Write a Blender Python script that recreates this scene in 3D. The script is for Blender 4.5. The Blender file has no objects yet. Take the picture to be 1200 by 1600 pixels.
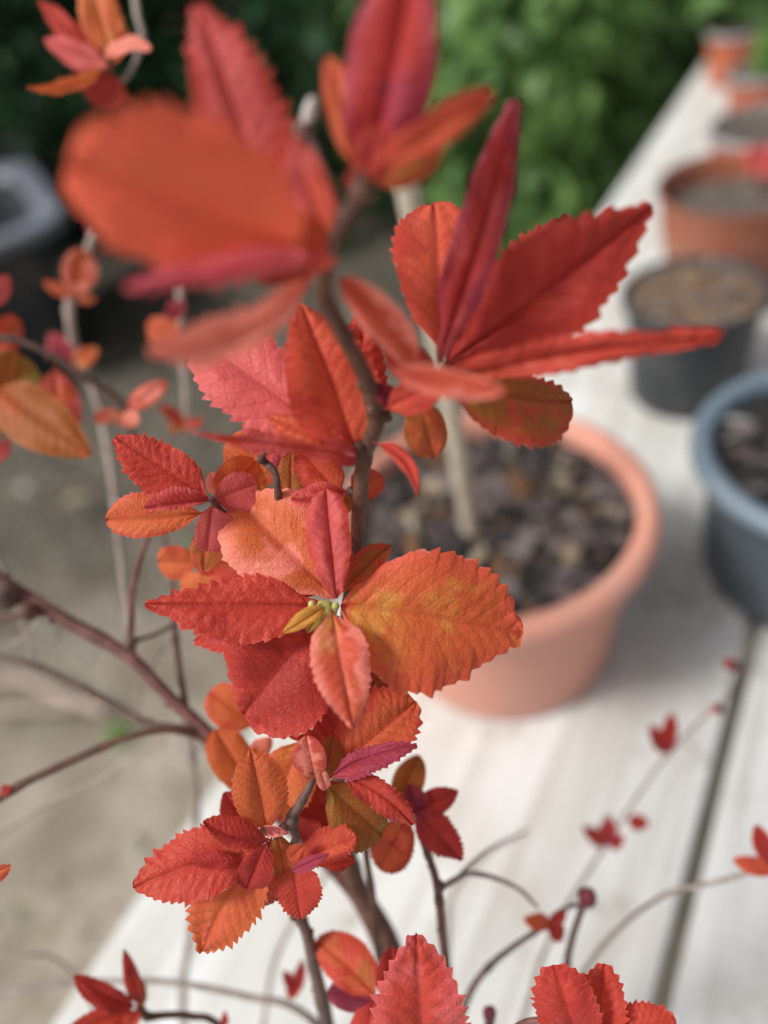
import bpy, bmesh, math, random
from mathutils import Vector, Matrix, noise
R = math.radians
random.seed(7)
scene = bpy.context.scene
COL = scene.collection

# ------------------------------------------------------------------ camera
F_PX = 1201.0
H = 0.45                      # camera height above the table top
PITCH, ROLL = R(43), R(14)
fw = Vector((0, math.cos(PITCH), -math.sin(PITCH)))
r0 = Vector((1, 0, 0)); u0 = r0.cross(fw)
rt = (r0 * math.cos(ROLL) - u0 * math.sin(ROLL)).normalized()
up = (u0 * math.cos(ROLL) + r0 * math.sin(ROLL)).normalized()
CAM = Vector((0, 0, H))
cd = bpy.data.cameras.new('camera'); cam = bpy.data.objects.new('camera', cd); COL.objects.link(cam)
m = Matrix((rt, up, -fw)).transposed().to_4x4(); m.translation = CAM
cam.matrix_world = m
cd.sensor_fit = 'VERTICAL'; cd.sensor_height = 36; cd.lens = 36 * F_PX / 1600
cd.clip_start = 0.01; cd.clip_end = 500
cd.dof.use_dof = True; cd.dof.focus_distance = 0.170; cd.dof.aperture_fstop = 4.2
scene.camera = cam

# ------------------------------------------------------------------ world, sun, exposure
SUN_EL, SUN_AZ = R(50), R(-100)        # azimuth from +Y towards +X
w = bpy.data.worlds.new('World'); scene.world = w; w.use_nodes = True
nt = w.node_tree; nt.nodes.clear()
sky = nt.nodes.new('ShaderNodeTexSky'); sky.sky_type = 'NISHITA'; sky.sun_disc = False
sky.sun_elevation = SUN_EL; sky.sun_rotation = SUN_AZ; sky.air_density = 1.0; sky.dust_density = 4.0; sky.ozone_density = 1.0
hs = nt.nodes.new('ShaderNodeHueSaturation'); hs.inputs['Saturation'].default_value = 0.35
bgn = nt.nodes.new('ShaderNodeBackground'); bgn.inputs['Strength'].default_value = 0.108
wo = nt.nodes.new('ShaderNodeOutputWorld')
nt.links.new(sky.outputs[0], hs.inputs['Color']); nt.links.new(hs.outputs[0], bgn.inputs[0]); nt.links.new(bgn.outputs[0], wo.inputs[0])
sl = bpy.data.lights.new('sun', 'SUN'); sun = bpy.data.objects.new('sun', sl); COL.objects.link(sun)
sl.energy = 2.5; sl.angle = R(14); sl.color = (1.0, 0.97, 0.93)
sd = Vector((math.sin(SUN_AZ) * math.cos(SUN_EL), math.cos(SUN_AZ) * math.cos(SUN_EL), math.sin(SUN_EL)))
sun.rotation_euler = sd.to_track_quat('Z', 'Y').to_euler(); sun.location = (-2, 1, 4)
scene.view_settings.view_transform = 'Standard'; scene.view_settings.look = 'None'
scene.view_settings.exposure = 0.15; scene.view_settings.gamma = 1
scene.render.engine = 'CYCLES'
scene.cycles.max_bounces = 8; scene.cycles.transparent_max_bounces = 8; scene.cycles.use_denoising = True

# ------------------------------------------------------------------ helpers
def vray(x, y): return fw + rt * ((x - 600) / F_PX) - up * ((y - 800) / F_PX)
def P(x, y, d): return CAM + vray(x, y) * (d / 100.0)        # real position d cm along the view axis
def on_plane(x, y, z):
    v = vray(x, y); return CAM + v * ((z - H) / v.z)
def lin(h):
    h = h.lstrip('#'); c = [int(h[i:i+2], 16) / 255 for i in (0, 2, 4)]
    return [((x + .055) / 1.055) ** 2.4 if x > .04045 else x / 12.92 for x in c]
def tag(o, label=None, cat=None, group=None, kind=None):
    if label: o['label'] = label
    if cat: o['category'] = cat
    if group: o['group'] = group
    if kind: o['kind'] = kind
    return o
def link(name, me, mats=(), parent=None, smooth=True):
    o = bpy.data.objects.new(name, me); COL.objects.link(o)
    for m_ in mats: me.materials.append(m_)
    if smooth:
        for p in me.polygons: p.use_smooth = True
    if parent:
        o.parent = parent
        o.matrix_parent_inverse = Matrix.Translation(-parent.location) if parent.type == 'EMPTY' else Matrix.Identity(4)
    return o
def empty(name, loc):
    o = bpy.data.objects.new(name, None); COL.objects.link(o); o.location = loc; o.empty_display_size = 0.02; return o
def mesh(name, vs, fs, mi=None):
    me = bpy.data.meshes.new(name); me.from_pydata([tuple(v) for v in vs], [], fs)
    if mi: me.polygons.foreach_set('material_index', mi)
    me.update(); return me

class NT:
    def __init__(s, name):
        s.m = bpy.data.materials.new(name); s.m.use_nodes = True; s.t = s.m.node_tree; s.t.nodes.clear()
        s.out = s.n('OutputMaterial')
    def n(s, ty, **kw):
        nd = s.t.nodes.new('ShaderNode' + ty)
        for k, v in kw.items(): setattr(nd, k, v)
        return nd
    def put(s, sock, v):
        if isinstance(v, bpy.types.NodeSocket): s.t.links.new(v, sock)
        else:
            if hasattr(sock, 'default_value'):
                if isinstance(v, (list, tuple)) and len(v) == 3 and sock.type == 'RGBA': v = (*v, 1)
                sock.default_value = v
    def math(s, op, a, b=0.0, c=0.0, clamp=False):
        nd = s.n('Math', operation=op, use_clamp=clamp)
        for i, v in enumerate((a, b, c)): s.put(nd.inputs[i], v)
        return nd.outputs[0]
    def mix(s, f, a, b, mode='MIX'):
        nd = s.n('MixRGB', blend_type=mode)
        s.put(nd.inputs[0], f); s.put(nd.inputs[1], a); s.put(nd.inputs[2], b); return nd.outputs[0]
    def ramp(s, f, lo, hi):
        nd = s.n('MapRange'); nd.interpolation_type = 'SMOOTHSTEP'
        s.put(nd.inputs[0], f); s.put(nd.inputs[1], lo); s.put(nd.inputs[2], hi); return nd.outputs[0]
    def noise(s, vec, scale, detail=4, rough=.55):
        nd = s.n('TexNoise'); s.put(nd.inputs['Vector'], vec); s.put(nd.inputs['Scale'], scale)
        s.put(nd.inputs['Detail'], detail); s.put(nd.inputs['Roughness'], rough); return nd.outputs[0]
    def bsdf(s, col, rough=.6, bump=None, strength=.3, dist=.001, spec=.4):
        p = s.n('BsdfPrincipled'); s.put(p.inputs['Base Color'], col); s.put(p.inputs['Roughness'], rough)
        p.inputs['Specular IOR Level'].default_value = spec
        if bump is not None:
            b = s.n('Bump'); s.put(b.inputs['Height'], bump); b.inputs['Strength'].default_value = strength
            b.inputs['Distance'].default_value = dist; s.t.links.new(b.outputs[0], p.inputs['Normal'])
            s.bumpn = b
        return p
    def done(s, sh): s.t.links.new(sh, s.out.inputs[0]); return s.m
    def pos(s): return s.n('NewGeometry').outputs['Position']
    def obj(s): return s.n('TexCoord').outputs['Object']
    def scaled(s, v, sc, rotz=0):
        mp = s.n('Mapping'); s.put(mp.inputs[0], v); mp.inputs['Scale'].default_value = sc
        mp.inputs['Rotation'].default_value = (0, 0, rotz); return mp.outputs[0]

# ------------------------------------------------------------------ materials
def leaf_material():
    k = NT('shrub_leaf')
    def at(nm): a = k.n('Attribute'); a.attribute_type = 'OBJECT'; a.attribute_name = nm; return a
    c1, c2, c3, cu = (at(x).outputs['Color'] for x in ('c1', 'c2', 'c3', 'cu'))
    seed = at('seed').outputs['Fac']; nv = at('nv').outputs['Fac']
    uv = k.n('UVMap', uv_map='flat').outputs[0]; uv2 = k.n('UVMap', uv_map='param').outputs[0]
    s1 = k.n('SeparateXYZ'); k.put(s1.inputs[0], uv); X, Y = s1.outputs[0], s1.outputs[1]
    s2 = k.n('SeparateXYZ'); k.put(s2.inputs[0], uv2); V = s2.outputs[1]
    aY = k.math('ABSOLUTE', Y); aV = k.math('ABSOLUTE', V)
    cmb = k.n('CombineXYZ'); k.put(cmb.inputs[0], X); k.put(cmb.inputs[1], Y); k.put(cmb.inputs[2], seed)
    vec = cmb.outputs[0]
    wob = k.math('MULTIPLY', k.math('SUBTRACT', k.noise(vec, 5, 2), .5), .07)
    ph = k.math('MULTIPLY', k.math('ADD', k.math('SUBTRACT', X, k.math('MULTIPLY', aY, .85)), wob), nv)
    fr = k.math('ABSOLUTE', k.math('SUBTRACT', k.math('FRACT', ph), .5))      # 0.5 on a vein
    sec = k.ramp(fr, .44, .5)
    mid = k.math('SUBTRACT', 1.0, k.ramp(aY, .006, .022))
    vein = k.math('MAXIMUM', k.math('MULTIPLY', sec, k.math('SUBTRACT', 1.0, k.ramp(aV, .7, 1.0))), mid)
    vo = k.n('TexVoronoi', feature='DISTANCE_TO_EDGE'); wv = k.n('VectorMath', operation='ADD'); nz = k.n('TexNoise'); k.put(nz.inputs['Vector'], vec); nz.inputs['Scale'].default_value = 14; vm = k.n('VectorMath', operation='SCALE'); k.put(vm.inputs[0], nz.outputs['Color']); vm.inputs['Scale'].default_value = .09
    k.put(wv.inputs[0], vec); k.put(wv.inputs[1], vm.outputs[0]); k.put(vo.inputs['Vector'], wv.outputs[0]); vo.inputs['Scale'].default_value = 26
    ret = k.ramp(vo.outputs['Distance'], 0.0, .30)
    big = k.noise(vec, 3.2, 3); fine = k.noise(vec, 60, 3, .7); mot = k.noise(vec, 11, 4, .6)
    base = k.math('SUBTRACT', 1.0, k.ramp(k.math('ADD', X, k.math('MULTIPLY', k.ramp(V, -.1, .3), .25)), .02, .5))
    f2 = k.math('MULTIPLY', k.math('ADD', base, k.ramp(big, .5, .75), clamp=True), k.ramp(mot, .2, .65))
    col = k.mix(f2, c1, c2)
    f3 = k.math('MULTIPLY', k.math('ADD', k.ramp(aV, .5, 1.02), k.ramp(k.noise(vec, 3.3, 2), .52, .64), clamp=True), .85)
    col = k.mix(f3, col, c3)
    col = k.mix(k.math('MULTIPLY', k.math('SUBTRACT', 1.0, ret), .12), col, k.mix(1, col, (.6, .3, .3, 1), 'MULTIPLY'))
    col = k.mix(k.math('MULTIPLY', vein, .48), col, k.mix(.45, k.mix(1, col, (.55, .34, .36, 1), 'MULTIPLY'), c3))
    col = k.mix(k.math('MULTIPLY', k.ramp(fine, .3, .8), .22), col, k.mix(1, col, (1.5, 1.6, 1.6, 1), 'MULTIPLY'))
    # small pale specks and dried points along the edge
    col = k.mix(k.math('MULTIPLY', k.math('MULTIPLY', k.ramp(aV, .95, 1.0), k.ramp(k.noise(vec, 38, 1), .52, .66)), .55), col, (.75, .42, .34, 1))
    col = k.mix(k.math('MULTIPLY', k.ramp(k.noise(vec, 17, 2), .68, .76), .35), col, (.25, .05, .03, 1))
    under = k.mix(k.math('MULTIPLY', vein, .45), cu, k.mix(.5, cu, (.8, .5, .42, 1)))
    under = k.mix(k.math('MULTIPLY', k.ramp(mot, .3, .7), .35), under, c1)
    col = k.mix(k.n('NewGeometry').outputs['Backfacing'], col, under)
    hgt = k.math('ADD', k.math('MULTIPLY', k.math('MINIMUM', ret, .8), 1.0), k.math('MULTIPLY', fine, .5))
    hgt = k.math('SUBTRACT', hgt, k.math('MULTIPLY', vein, 1.1))
    p = k.bsdf(col, .5, hgt, .42, .00022, .30)
    p.inputs['Sheen Weight'].default_value = .12; p.inputs['Sheen Roughness'].default_value = .5
    tr = k.n('BsdfTranslucent'); k.put(tr.inputs[0], k.mix(1, col, (1.0, .9, .8, 1), 'MULTIPLY'))
    k.t.links.new(k.bumpn.outputs[0], tr.inputs['Normal'])
    mx = k.n('MixShader'); mx.inputs[0].default_value = .36
    k.t.links.new(p.outputs[0], mx.inputs[1]); k.t.links.new(tr.outputs[0], mx.inputs[2])
    return k.done(mx.outputs[0])

def bark_material(name, a, b, sc=900):
    k = NT(name); o = k.pos()
    n1 = k.noise(o, sc, 5, .65); n2 = k.noise(o, sc * .22, 3); n3 = k.noise(o, sc * 3.2, 2, .7)
    col = k.mix(k.ramp(n2, .35, .68), lin(a), lin(b))
    col = k.mix(k.math('MULTIPLY', k.ramp(n1, .5, .75), .5), col, k.mix(1, col, (1.9, 1.7, 1.7, 1), 'MULTIPLY'))
    col = k.mix(k.math('MULTIPLY', k.ramp(n3, .62, .72), .35), col, (.42, .34, .30, 1))
    p = k.bsdf(col, .55, k.math('ADD', n1, k.math('MULTIPLY', n3, .4)), .8, .0004)
    return k.done(p.outputs[0])

def speck_material(name, a, b, c, sc, rough=.8, bump=.003, strength=.6):
    k = NT(name); o = k.pos()
    n1 = k.noise(o, sc, 6, .65); n2 = k.noise(o, sc * .18, 3); n3 = k.noise(o, sc * 4, 3, .7)
    col = k.mix(k.ramp(n2, .38, .62), a, b)
    col = k.mix(k.ramp(n1, .55, .7), col, c)
    col = k.mix(k.math('MULTIPLY', k.ramp(n3, .4, .7), .3), col, k.mix(1, col, (.5, .5, .5, 1), 'MULTIPLY'))
    p = k.bsdf(col, rough, k.math('ADD', n1, n3), strength, bump)
    return k.done(p.outputs[0])

def plastic(name, a, b, rough=.5, sc=40, dirt=(.30, .25, .2, 1), spec=.4):
    k = NT(name); o = k.pos()
    n1 = k.noise(o, sc, 5, .6); n2 = k.noise(o, sc * .2, 3); st = k.noise(k.scaled(o, (1, 1, .12)), sc * 1.7, 4)
    col = k.mix(k.ramp(n2, .35, .65), lin(a), lin(b))
    col = k.mix(k.math('MULTIPLY', k.ramp(n1, .46, .72), .38), col, dirt)
    col = k.mix(k.math('MULTIPLY', k.ramp(st, .58, .75), .22), col, dirt)
    p = k.bsdf(col, k.math('ADD', rough - .08, k.math('MULTIPLY', n1, .2)), k.noise(o, sc * 12, 3), .25, .0006, spec)
    return k.done(p.outputs[0])

PLANK_A = R(37.9)
def plank_material(wx=0.0):
    k = NT('whitewashed_wood'); o = k.pos()
    g = k.scaled(o, (60, 2.2, 60), 0)     # grain, in plank axes
    mp = k.n('Mapping'); k.put(mp.inputs[0], o); mp.inputs['Rotation'].default_value = (0, 0, PLANK_A)
    gv = k.scaled(mp.outputs[0], (70, 3.0, 70)); gb = k.scaled(mp.outputs[0], (14, 1.2, 14))
    n1 = k.noise(gv, 1, 5, .65); n2 = k.noise(gb, 1, 4, .6); n3 = k.noise(o, 9, 5, .6); n4 = k.noise(o, 22, 4, .65); n5 = k.noise(o, 120, 3, .6)
    col = k.mix(k.ramp(n2, .4, .65), lin('E0E2E0'), lin('D0D1CC'))
    col = k.mix(k.math('MULTIPLY', k.ramp(n1, .45, .64), .62), col, lin('B5B1A8'))
    col = k.mix(k.math('MULTIPLY', k.ramp(n3, .46, .66), .6), col, lin('BDB7AC'))
    col = k.mix(k.math('MULTIPLY', k.ramp(n4, .57, .68), .6), col, lin('A59F94'))
    col = k.mix(k.math('MULTIPLY', k.ramp(k.noise(k.scaled(mp.outputs[0], (26, 6, 26)), 1, 3), .64, .72), .45), col, lin('D8B48C'))
    col = k.mix(k.math('MULTIPLY', k.ramp(n5, .62, .75), .3), col, lin('8F8A80'))
    col = k.mix(k.math('MULTIPLY', k.ramp(k.noise(gb, .8, 5, .7), .40, .62), wx), col, lin('A9AAA2'))
    # grimier patch beside the pots
    ds = k.n('VectorMath', operation='DISTANCE'); k.put(ds.inputs[0], o); c = on_plane(1065, 915, 0); ds.inputs[1].default_value = c
    gr = k.math('MULTIPLY', k.math('SUBTRACT', 1.0, k.ramp(ds.outputs['Value'], .01, .085)), k.ramp(k.noise(o, 60, 4, .7), .36, .62))
    col = k.mix(k.math('MULTIPLY', gr, .6), col, lin('8D8880'))
    p = k.bsdf(col, .62, k.math('ADD', n1, k.math('MULTIPLY', n5, .3)), .5, .0012, .3)
    return k.done(p.outputs[0])

def ground_material():
    k = NT('bare_soil'); o = k.pos()
    n0 = k.noise(o, 1.6, 3); n1 = k.noise(o, 9, 5, .6); n2 = k.noise(o, 45, 5, .65); n3 = k.noise(o, 160, 3, .7)
    s = k.n('SeparateXYZ'); k.put(s.inputs[0], o)
    sand = k.mix(k.ramp(n1, .38, .62), lin('B0A698'), lin('8C8172'))
    sand = k.mix(k.math('MULTIPLY', k.ramp(n2, .5, .72), .6), sand, lin('6E6459'))
    sand = k.mix(k.math('MULTIPLY', k.ramp(n0, .5, .68), .35), sand, lin('B0B09A'))
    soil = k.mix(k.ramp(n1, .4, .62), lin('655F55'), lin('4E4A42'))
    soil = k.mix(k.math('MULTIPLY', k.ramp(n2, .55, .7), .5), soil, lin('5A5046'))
    edge = k.ramp(k.math('ADD', s.outputs[1], k.math('MULTIPLY', n0, .35)), .70, 1.35)   # planted bed begins further back, with hedge shade painted into its colour
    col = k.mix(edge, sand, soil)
    col = k.mix(k.math('MULTIPLY', k.ramp(n3, .5, .7), .3), col, k.mix(1, col, (1.7, 1.6, 1.5, 1), 'MULTIPLY'))
    p = k.bsdf(col, .9, k.math('ADD', n2, n3), .7, .008, .2)
    return k.done(p.outputs[0])

def foliage_material(name, a, b, c):
    k = NT(name); o = k.pos()
    g = k.n('Attribute'); g.attribute_type = 'GEOMETRY'; g.attribute_name = 'tone'
    col = k.mix(g.outputs['Fac'], lin(a), lin(b))
    col = k.mix(k.math('MULTIPLY', k.ramp(k.noise(o, 5, 2), .5, .7), .6), col, lin(c))
    p = k.bsdf(col, .42, None, spec=.45)
    tr = k.n('BsdfTranslucent'); k.put(tr.inputs[0], col)
    mx = k.n('MixShader'); mx.inputs[0].default_value = .42
    k.t.links.new(p.outputs[0], mx.inputs[1]); k.t.links.new(tr.outputs[0], mx.inputs[2])
    return k.done(mx.outputs[0])

M = {
 'leaf': leaf_material(),
 'bark': bark_material('purple_bark', '57403A', '6E554E'),
 'bark_red': bark_material('red_brown_bark', '5F3A36', '835650'),
 'bark_grey': bark_material('grey_bark', '8E8078', 'A79A90'),
 'bark_dark': bark_material('dark_bark', '50342A', '684838'),
 'bark_pale': bark_material('dry_pith', 'B9B4AE', 'D8D4CE'),
 'bud': plastic('bud_skin', '6A1E34', '8A3040', .5, 900),
 'budgreen': plastic('bud_green', 'A8B25C', 'C4C078', .45, 900),
 'terra': plastic('terracotta_plastic', 'CC8A76', 'D69682', .42, 30, (.50, .36, .30, 1)),
 'terra_orange': plastic('orange_plastic', 'B4583A', 'C46A48', .45, 30),
 'terra_dark': plastic('brown_terracotta', '9C5C46', 'A8684F', .5, 30),
 'charcoal': plastic('charcoal_plastic', '2A2C30', '34373B', .42, 30, (.12, .12, .12, 1)),
 'slate': plastic('slate_plastic', '454E56', '525C64', .4, 30, (.2, .2, .2, 1)),
 'blue_rim': plastic('blue_grey_plastic', '687884', '788894', .38, 30, (.3, .3, .3, 1)),
 'grey_rim': plastic('pale_grey_plastic', '8F8B8C', 'A9A6A8', .45, 30),
 'tub': plastic('tub_plastic', '666C78', '7C828E', .35, 20),
 'tub_dark': plastic('tub_inside', '2E3238', '3B4048', .4, 20),
 'soil': speck_material('potting_soil', (.018, .016, .015), (.035, .030, .028), (.10, .085, .075), 260),
 'grit': speck_material('gritty_compost', (.20, .125, .075), (.28, .19, .12), (.42, .32, .22), 420),
 'greysoil': speck_material('grey_compost', (.12, .10, .085), (.17, .145, .12), (.25, .22, .19), 300),
 'chip_a': speck_material('bark_chip_brown', (.13, .10, .095), (.21, .17, .165), (.34, .29, .27), 300),
 'chip_b': speck_material('bark_chip_tan', (.34, .26, .17), (.48, .40, .28), (.60, .54, .42), 300),
 'chip_c': speck_material('bark_chip_black', (.02, .018, .018), (.05, .04, .04), (.09, .08, .08), 300),
 'chip_d': speck_material('bark_chip_orange', (.24, .11, .05), (.35, .18, .08), (.42, .27, .14), 300),
 'perlite': speck_material('perlite', (.6, .6, .58), (.75, .75, .73), (.5, .48, .46), 400),
 'plank': plank_material(), 'plank_worn': plank_material(.75),
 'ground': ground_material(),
 'stake': speck_material('weathered_stake', lin('C6BAA4'), lin('D6CBB8'), lin('A09380'), 500, .7, .0006),
 'pebble': speck_material('pale_stone', (.36, .33, .28), (.46, .43, .37), (.28, .25, .21), 60),
 'straw': speck_material('dry_straw', (.52, .40, .33), (.6, .48, .40), (.42, .33, .28), 200),
 'weed': foliage_material('weed_green', '5E8A3C', '86AE58', '9DBB62'),
 'hedge_a': foliage_material('hedge_green', '3E6434', '88B060', '96BC6C'),
 'hedge_b': foliage_material('hedge_dark_green', '20402A', '4E7A4C', '3C6440'),
 'hedge_c': foliage_material('hedge_olive_green', '44683A', '8CB266', '98BA72'),
 'stemdark': bark_material('hedge_stem', '2E2620', '40352C', 60),
}

# ------------------------------------------------------------------ ground
GZ = -0.45
def make_ground():
    xs = [-120, -60, -20, -8, -4] + [-2.5 + .05 * i for i in range(121)] + [5, 9, 20, 60, 120]
    ys = [-120, -40, -10, -3, -1.5] + [-.8 + .05 * i for i in range(101)] + [6, 10, 20, 60, 120]
    vs, fs = [], []
    for y in ys:
        for x in xs:
            near = abs(x) < 4 and -1.5 < y < 5
            vs.append((x, y, GZ + (noise.fractal((x * 2.2, y * 2.2, 0), 1, 2, 4) * .02 if near else 0)))
    n = len(xs)
    for j in range(len(ys) - 1):
        for i in range(n - 1): fs.append((j * n + i, j * n + i + 1, (j + 1) * n + i + 1, (j + 1) * n + i))
    tag(link('ground', mesh('ground', vs, fs), [M['ground']]), 'bare sandy soil ground darkening to moist earth and painted shade near the hedge', 'ground', kind='structure')
make_ground()

# ------------------------------------------------------------------ table of planks
Dv = Vector((math.sin(PLANK_A), math.cos(PLANK_A), 0)); Nv = Vector((math.cos(PLANK_A), -math.sin(PLANK_A), 0))
e0 = .5 * (on_plane(217, 1397, 0).dot(Nv) + on_plane(945, 325, 0).dot(Nv))
e1 = .5 * (on_plane(1162, 1042, 0).dot(Nv) + on_plane(1033, 1575, 0).dot(Nv))
T0, T1 = -.75, on_plane(1125, 84, 0).dot(Dv)
def box_bm(bm, a, b, z0, z1, t0, t1):
    vs = [bm.verts.new(Nv * x + Dv * t + Vector((0, 0, z))) for z in (z0, z1) for t in (t0, t1) for x in (a, b)]
    f = [(0, 2, 3, 1), (4, 5, 7, 6), (0, 1, 5, 4), (2, 6, 7, 3), (0, 4, 6, 2), (1, 3, 7, 5)]
    for q in f: bm.faces.new([vs[i] for i in q])
def finish_bm(bm, name, mats, parent, bev=0, seg=2, smooth=True):
    if bev:
        bmesh.ops.bevel(bm, geom=bm.edges[:], offset=bev, segments=seg, affect='EDGES', profile=.6)
    bmesh.ops.recalc_face_normals(bm, faces=bm.faces[:])
    me = bpy.data.meshes.new(name); bm.to_mesh(me); bm.free()
    return link(name, me, mats, parent, smooth)
table = empty('plank_table', Nv * e0 + Dv * .5 + Vector((0, 0, GZ)))
tag(table, 'low table of whitewashed wooden planks carrying the row of pots', 'table')
GAP = .0085
wd = e1 - e0 - GAP / 2
edges = [(e0, e1 - GAP / 2), (e1 + GAP / 2, e1 + GAP / 2 + .17), (e1 + GAP * 1.5 + .17, e1 + GAP * 1.5 + .40)]
for i, (a, b) in enumerate(edges):
    bm = bmesh.new(); box_bm(bm, a, b, -.032, 0, T0, T1 + .01 * i)
    finish_bm(bm, 'plank', [M['plank_worn' if i else 'plank']], table, .0035, 3, False)
for t in (T0 + .12, T1 - .12, .5 * (T0 + T1)):
    bm = bmesh.new(); box_bm(bm, e0 + .03, edges[-1][1] - .03, -.075, -.033, t - .03, t + .03)
    finish_bm(bm, 'crossbeam', [M['plank']], table, .002, 1, False)
    for x in (e0 + .06, edges[-1][1] - .06):
        bm = bmesh.new(); box_bm(bm, x - .03, x + .03, GZ - .02, -.076, t - .03, t + .03)
        finish_bm(bm, 'leg', [M['plank']], table, .002, 1, False)

# ------------------------------------------------------------------ pots
def lathe(name, prof, mats, parent, loc, n=72, flat=False, wob=0):
    vs, fs = [], []
    for (r, z) in prof:
        for i in range(n):
            a = 2 * math.pi * i / n
            vs.append((loc.x + r * math.cos(a), loc.y + r * math.sin(a), loc.z + z))
    for j in range(len(prof) - 1):
        for i in range(n): fs.append((j * n + i, j * n + (i + 1) % n, (j + 1) * n + (i + 1) % n, (j + 1) * n + i))
    return link(name, mesh(name, vs, fs), mats, parent)
def soil_disc(parent, loc, r, mats, chips=0, chipmats=(), size=.01, seed=1, hmp=.004):
    rnd = random.Random(seed); vs, fs, mi = [], [], []
    n, rings = 64, 18
    vs.append((loc.x, loc.y, loc.z))
    for j in range(1, rings + 1):
        for i in range(n):
            a = 2 * math.pi * i / n; q = r * j / rings
            x, y = loc.x + q * math.cos(a), loc.y + q * math.sin(a)
            vs.append((x, y, loc.z + hmp * noise.fractal((x * 60, y * 60, seed), 1, 2, 4)))
    for i in range(n): fs.append((0, 1 + i, 1 + (i + 1) % n)); mi.append(0)
    for j in range(rings - 1):
        for i in range(n):
            a, b = 1 + j * n, 1 + (j + 1) * n
            fs.append((a + i, b + i, b + (i + 1) % n, a + (i + 1) % n)); mi.append(0)
    for c in range(chips):
        a = rnd.uniform(0, 2 * math.pi); q = r * .95 * math.sqrt(rnd.random())
        p = Vector((loc.x + q * math.cos(a), loc.y + q * math.sin(a), loc.z + rnd.uniform(.001, size * .35)))
        s = size * rnd.lognormvariate(-.1, .62)
        s = min(s, r * .3)
        dims = Vector((s * rnd.uniform(1, 1.7), s * rnd.uniform(.3, .9), s * rnd.uniform(.10, .3)))
        rot = Matrix.Rotation(rnd.uniform(0, 6.28), 3, 'Z') @ Matrix.Rotation(rnd.gauss(0, .4), 3, 'X') @ Matrix.Rotation(rnd.gauss(0, .35), 3, 'Y')
        k = len(vs); m_ = 1 + rnd.choices(range(len(chipmats)), [w_ for _, w_ in chipmats])[0]
        ico = [(0, 0, -1), (.72, -.53, -.45), (-.28, -.85, -.45), (-.89, 0, -.45), (-.28, .85, -.45), (.72, .53, -.45), (.28, -.85, .45), (-.72, -.53, .45), (-.72, .53, .45), (.28, .85, .45), (.89, 0, .45), (0, 0, 1)]
        icf = [(0, 1, 2), (1, 0, 5), (0, 2, 3), (0, 3, 4), (0, 4, 5), (1, 5, 10), (2, 1, 6), (3, 2, 7), (4, 3, 8), (5, 4, 9), (1, 10, 6), (2, 6, 7), (3, 7, 8), (4, 8, 9), (5, 9, 10), (6, 10, 11), (7, 6, 11), (8, 7, 11), (9, 8, 11), (10, 9, 11)]
        for v in ico:
            v = Vector(v) * rnd.uniform(.6, 1.35); v = Vector((v.x * dims.x, v.y * dims.y, v.z * dims.z)) * .6
            vs.append(p + rot @ v)
        for f in icf: fs.append(tuple(k + i for i in f)); mi.append(m_)
    o = link('soil', mesh('soil', vs, fs, mi), mats + [M[c_] for c_, _ in chipmats], parent, False)
    return o
def pot(name, px, py, hw, k, base, body_m, rim_m, lip, soil_m, label, group=None, drop=.12, chips=0, chipmats=(), size=.01, seed=1, liph=.1, tap=1.0):
    v = vray(px, py); dr = -v.z
    d = H / (dr + k * hw / F_PX); R_ = hw / F_PX * d; h = k * R_
    c = CAM + v * d; loc = Vector((c.x, c.y, 0))
    e = empty(name, loc); tag(e, label, 'plant pot', group)
    ri = R_ * (1 - lip)                  # body radius at the top
    rb = R_ * base; t = R_ * .03
    lh = R_ * liph
    lathe('pot_body', [(0, .0005), (rb * .9, .0005), (rb * .98, .002), (rb, R_ * .05)] + [(rb + (ri * .985 - rb) * (q / 8) ** tap, R_ * .05 + (h - lh * .6 - R_ * .05) * q / 8) for q in range(1, 9)], [body_m], e, loc)
    pr = [(ri * .985, h - lh * .95)]
    for q in range(9):
        a = -math.pi / 2 + math.pi * q / 8
        pr.append((R_ - lh * .42 + lh * .42 * math.cos(a) * .99, h - lh * .45 + lh * .45 * math.sin(a)))
    pr += [(R_ - lip * R_ * .9, h - lh * .03), (ri - t, h - lh * .12), (ri - t * 1.3, h - R_ * .12), (ri - t * 2.2, h - R_ * (drop + .18))]
    lathe('rim', pr, [rim_m], e, loc)
    zs = h - R_ * drop
    so = soil_disc(e, Vector((loc.x, loc.y, zs)), ri - t * 1.6, [soil_m], chips, chipmats, size, seed)
    return e, loc, zs, R_, h

CH1 = [('chip_a', 5), ('chip_b', 1.3), ('chip_c', 4.5), ('chip_d', .7)]
p1, l1, z1, R1, h1 = pot('terracotta_pot', 765, 786, 257, 1.30, .74, M['terra'], M['terra'], .11, M['soil'], 'large terracotta pink pot filled with bark mulch behind the red leaves', drop=.16, chips=750, chipmats=CH1, size=.0082, seed=3, liph=.2)
p2, l2, z2, R2, h2 = pot('charcoal_pot', 1086, 452, 113, 1.70, .80, M['charcoal'], M['charcoal'], .07, M['grit'], 'charcoal pot filled to the brim with brown gritty compost', drop=.08, chips=700, chipmats=[('chip_b', 1), ('chip_a', 2), ('chip_d', 1)], size=.0028, seed=4, liph=.14)
p3, l3, z3, R3, h3 = pot('slate_pot', 1322, 690, 228, 1.25, .80, M['slate'], M['blue_rim'], .12, M['soil'], 'big slate grey pot with pale blue grey rim at the right edge', drop=.13, chips=300, chipmats=[('chip_c', 4), ('perlite', 1.4), ('chip_a', 1)], size=.006, seed=5, liph=.17)
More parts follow.
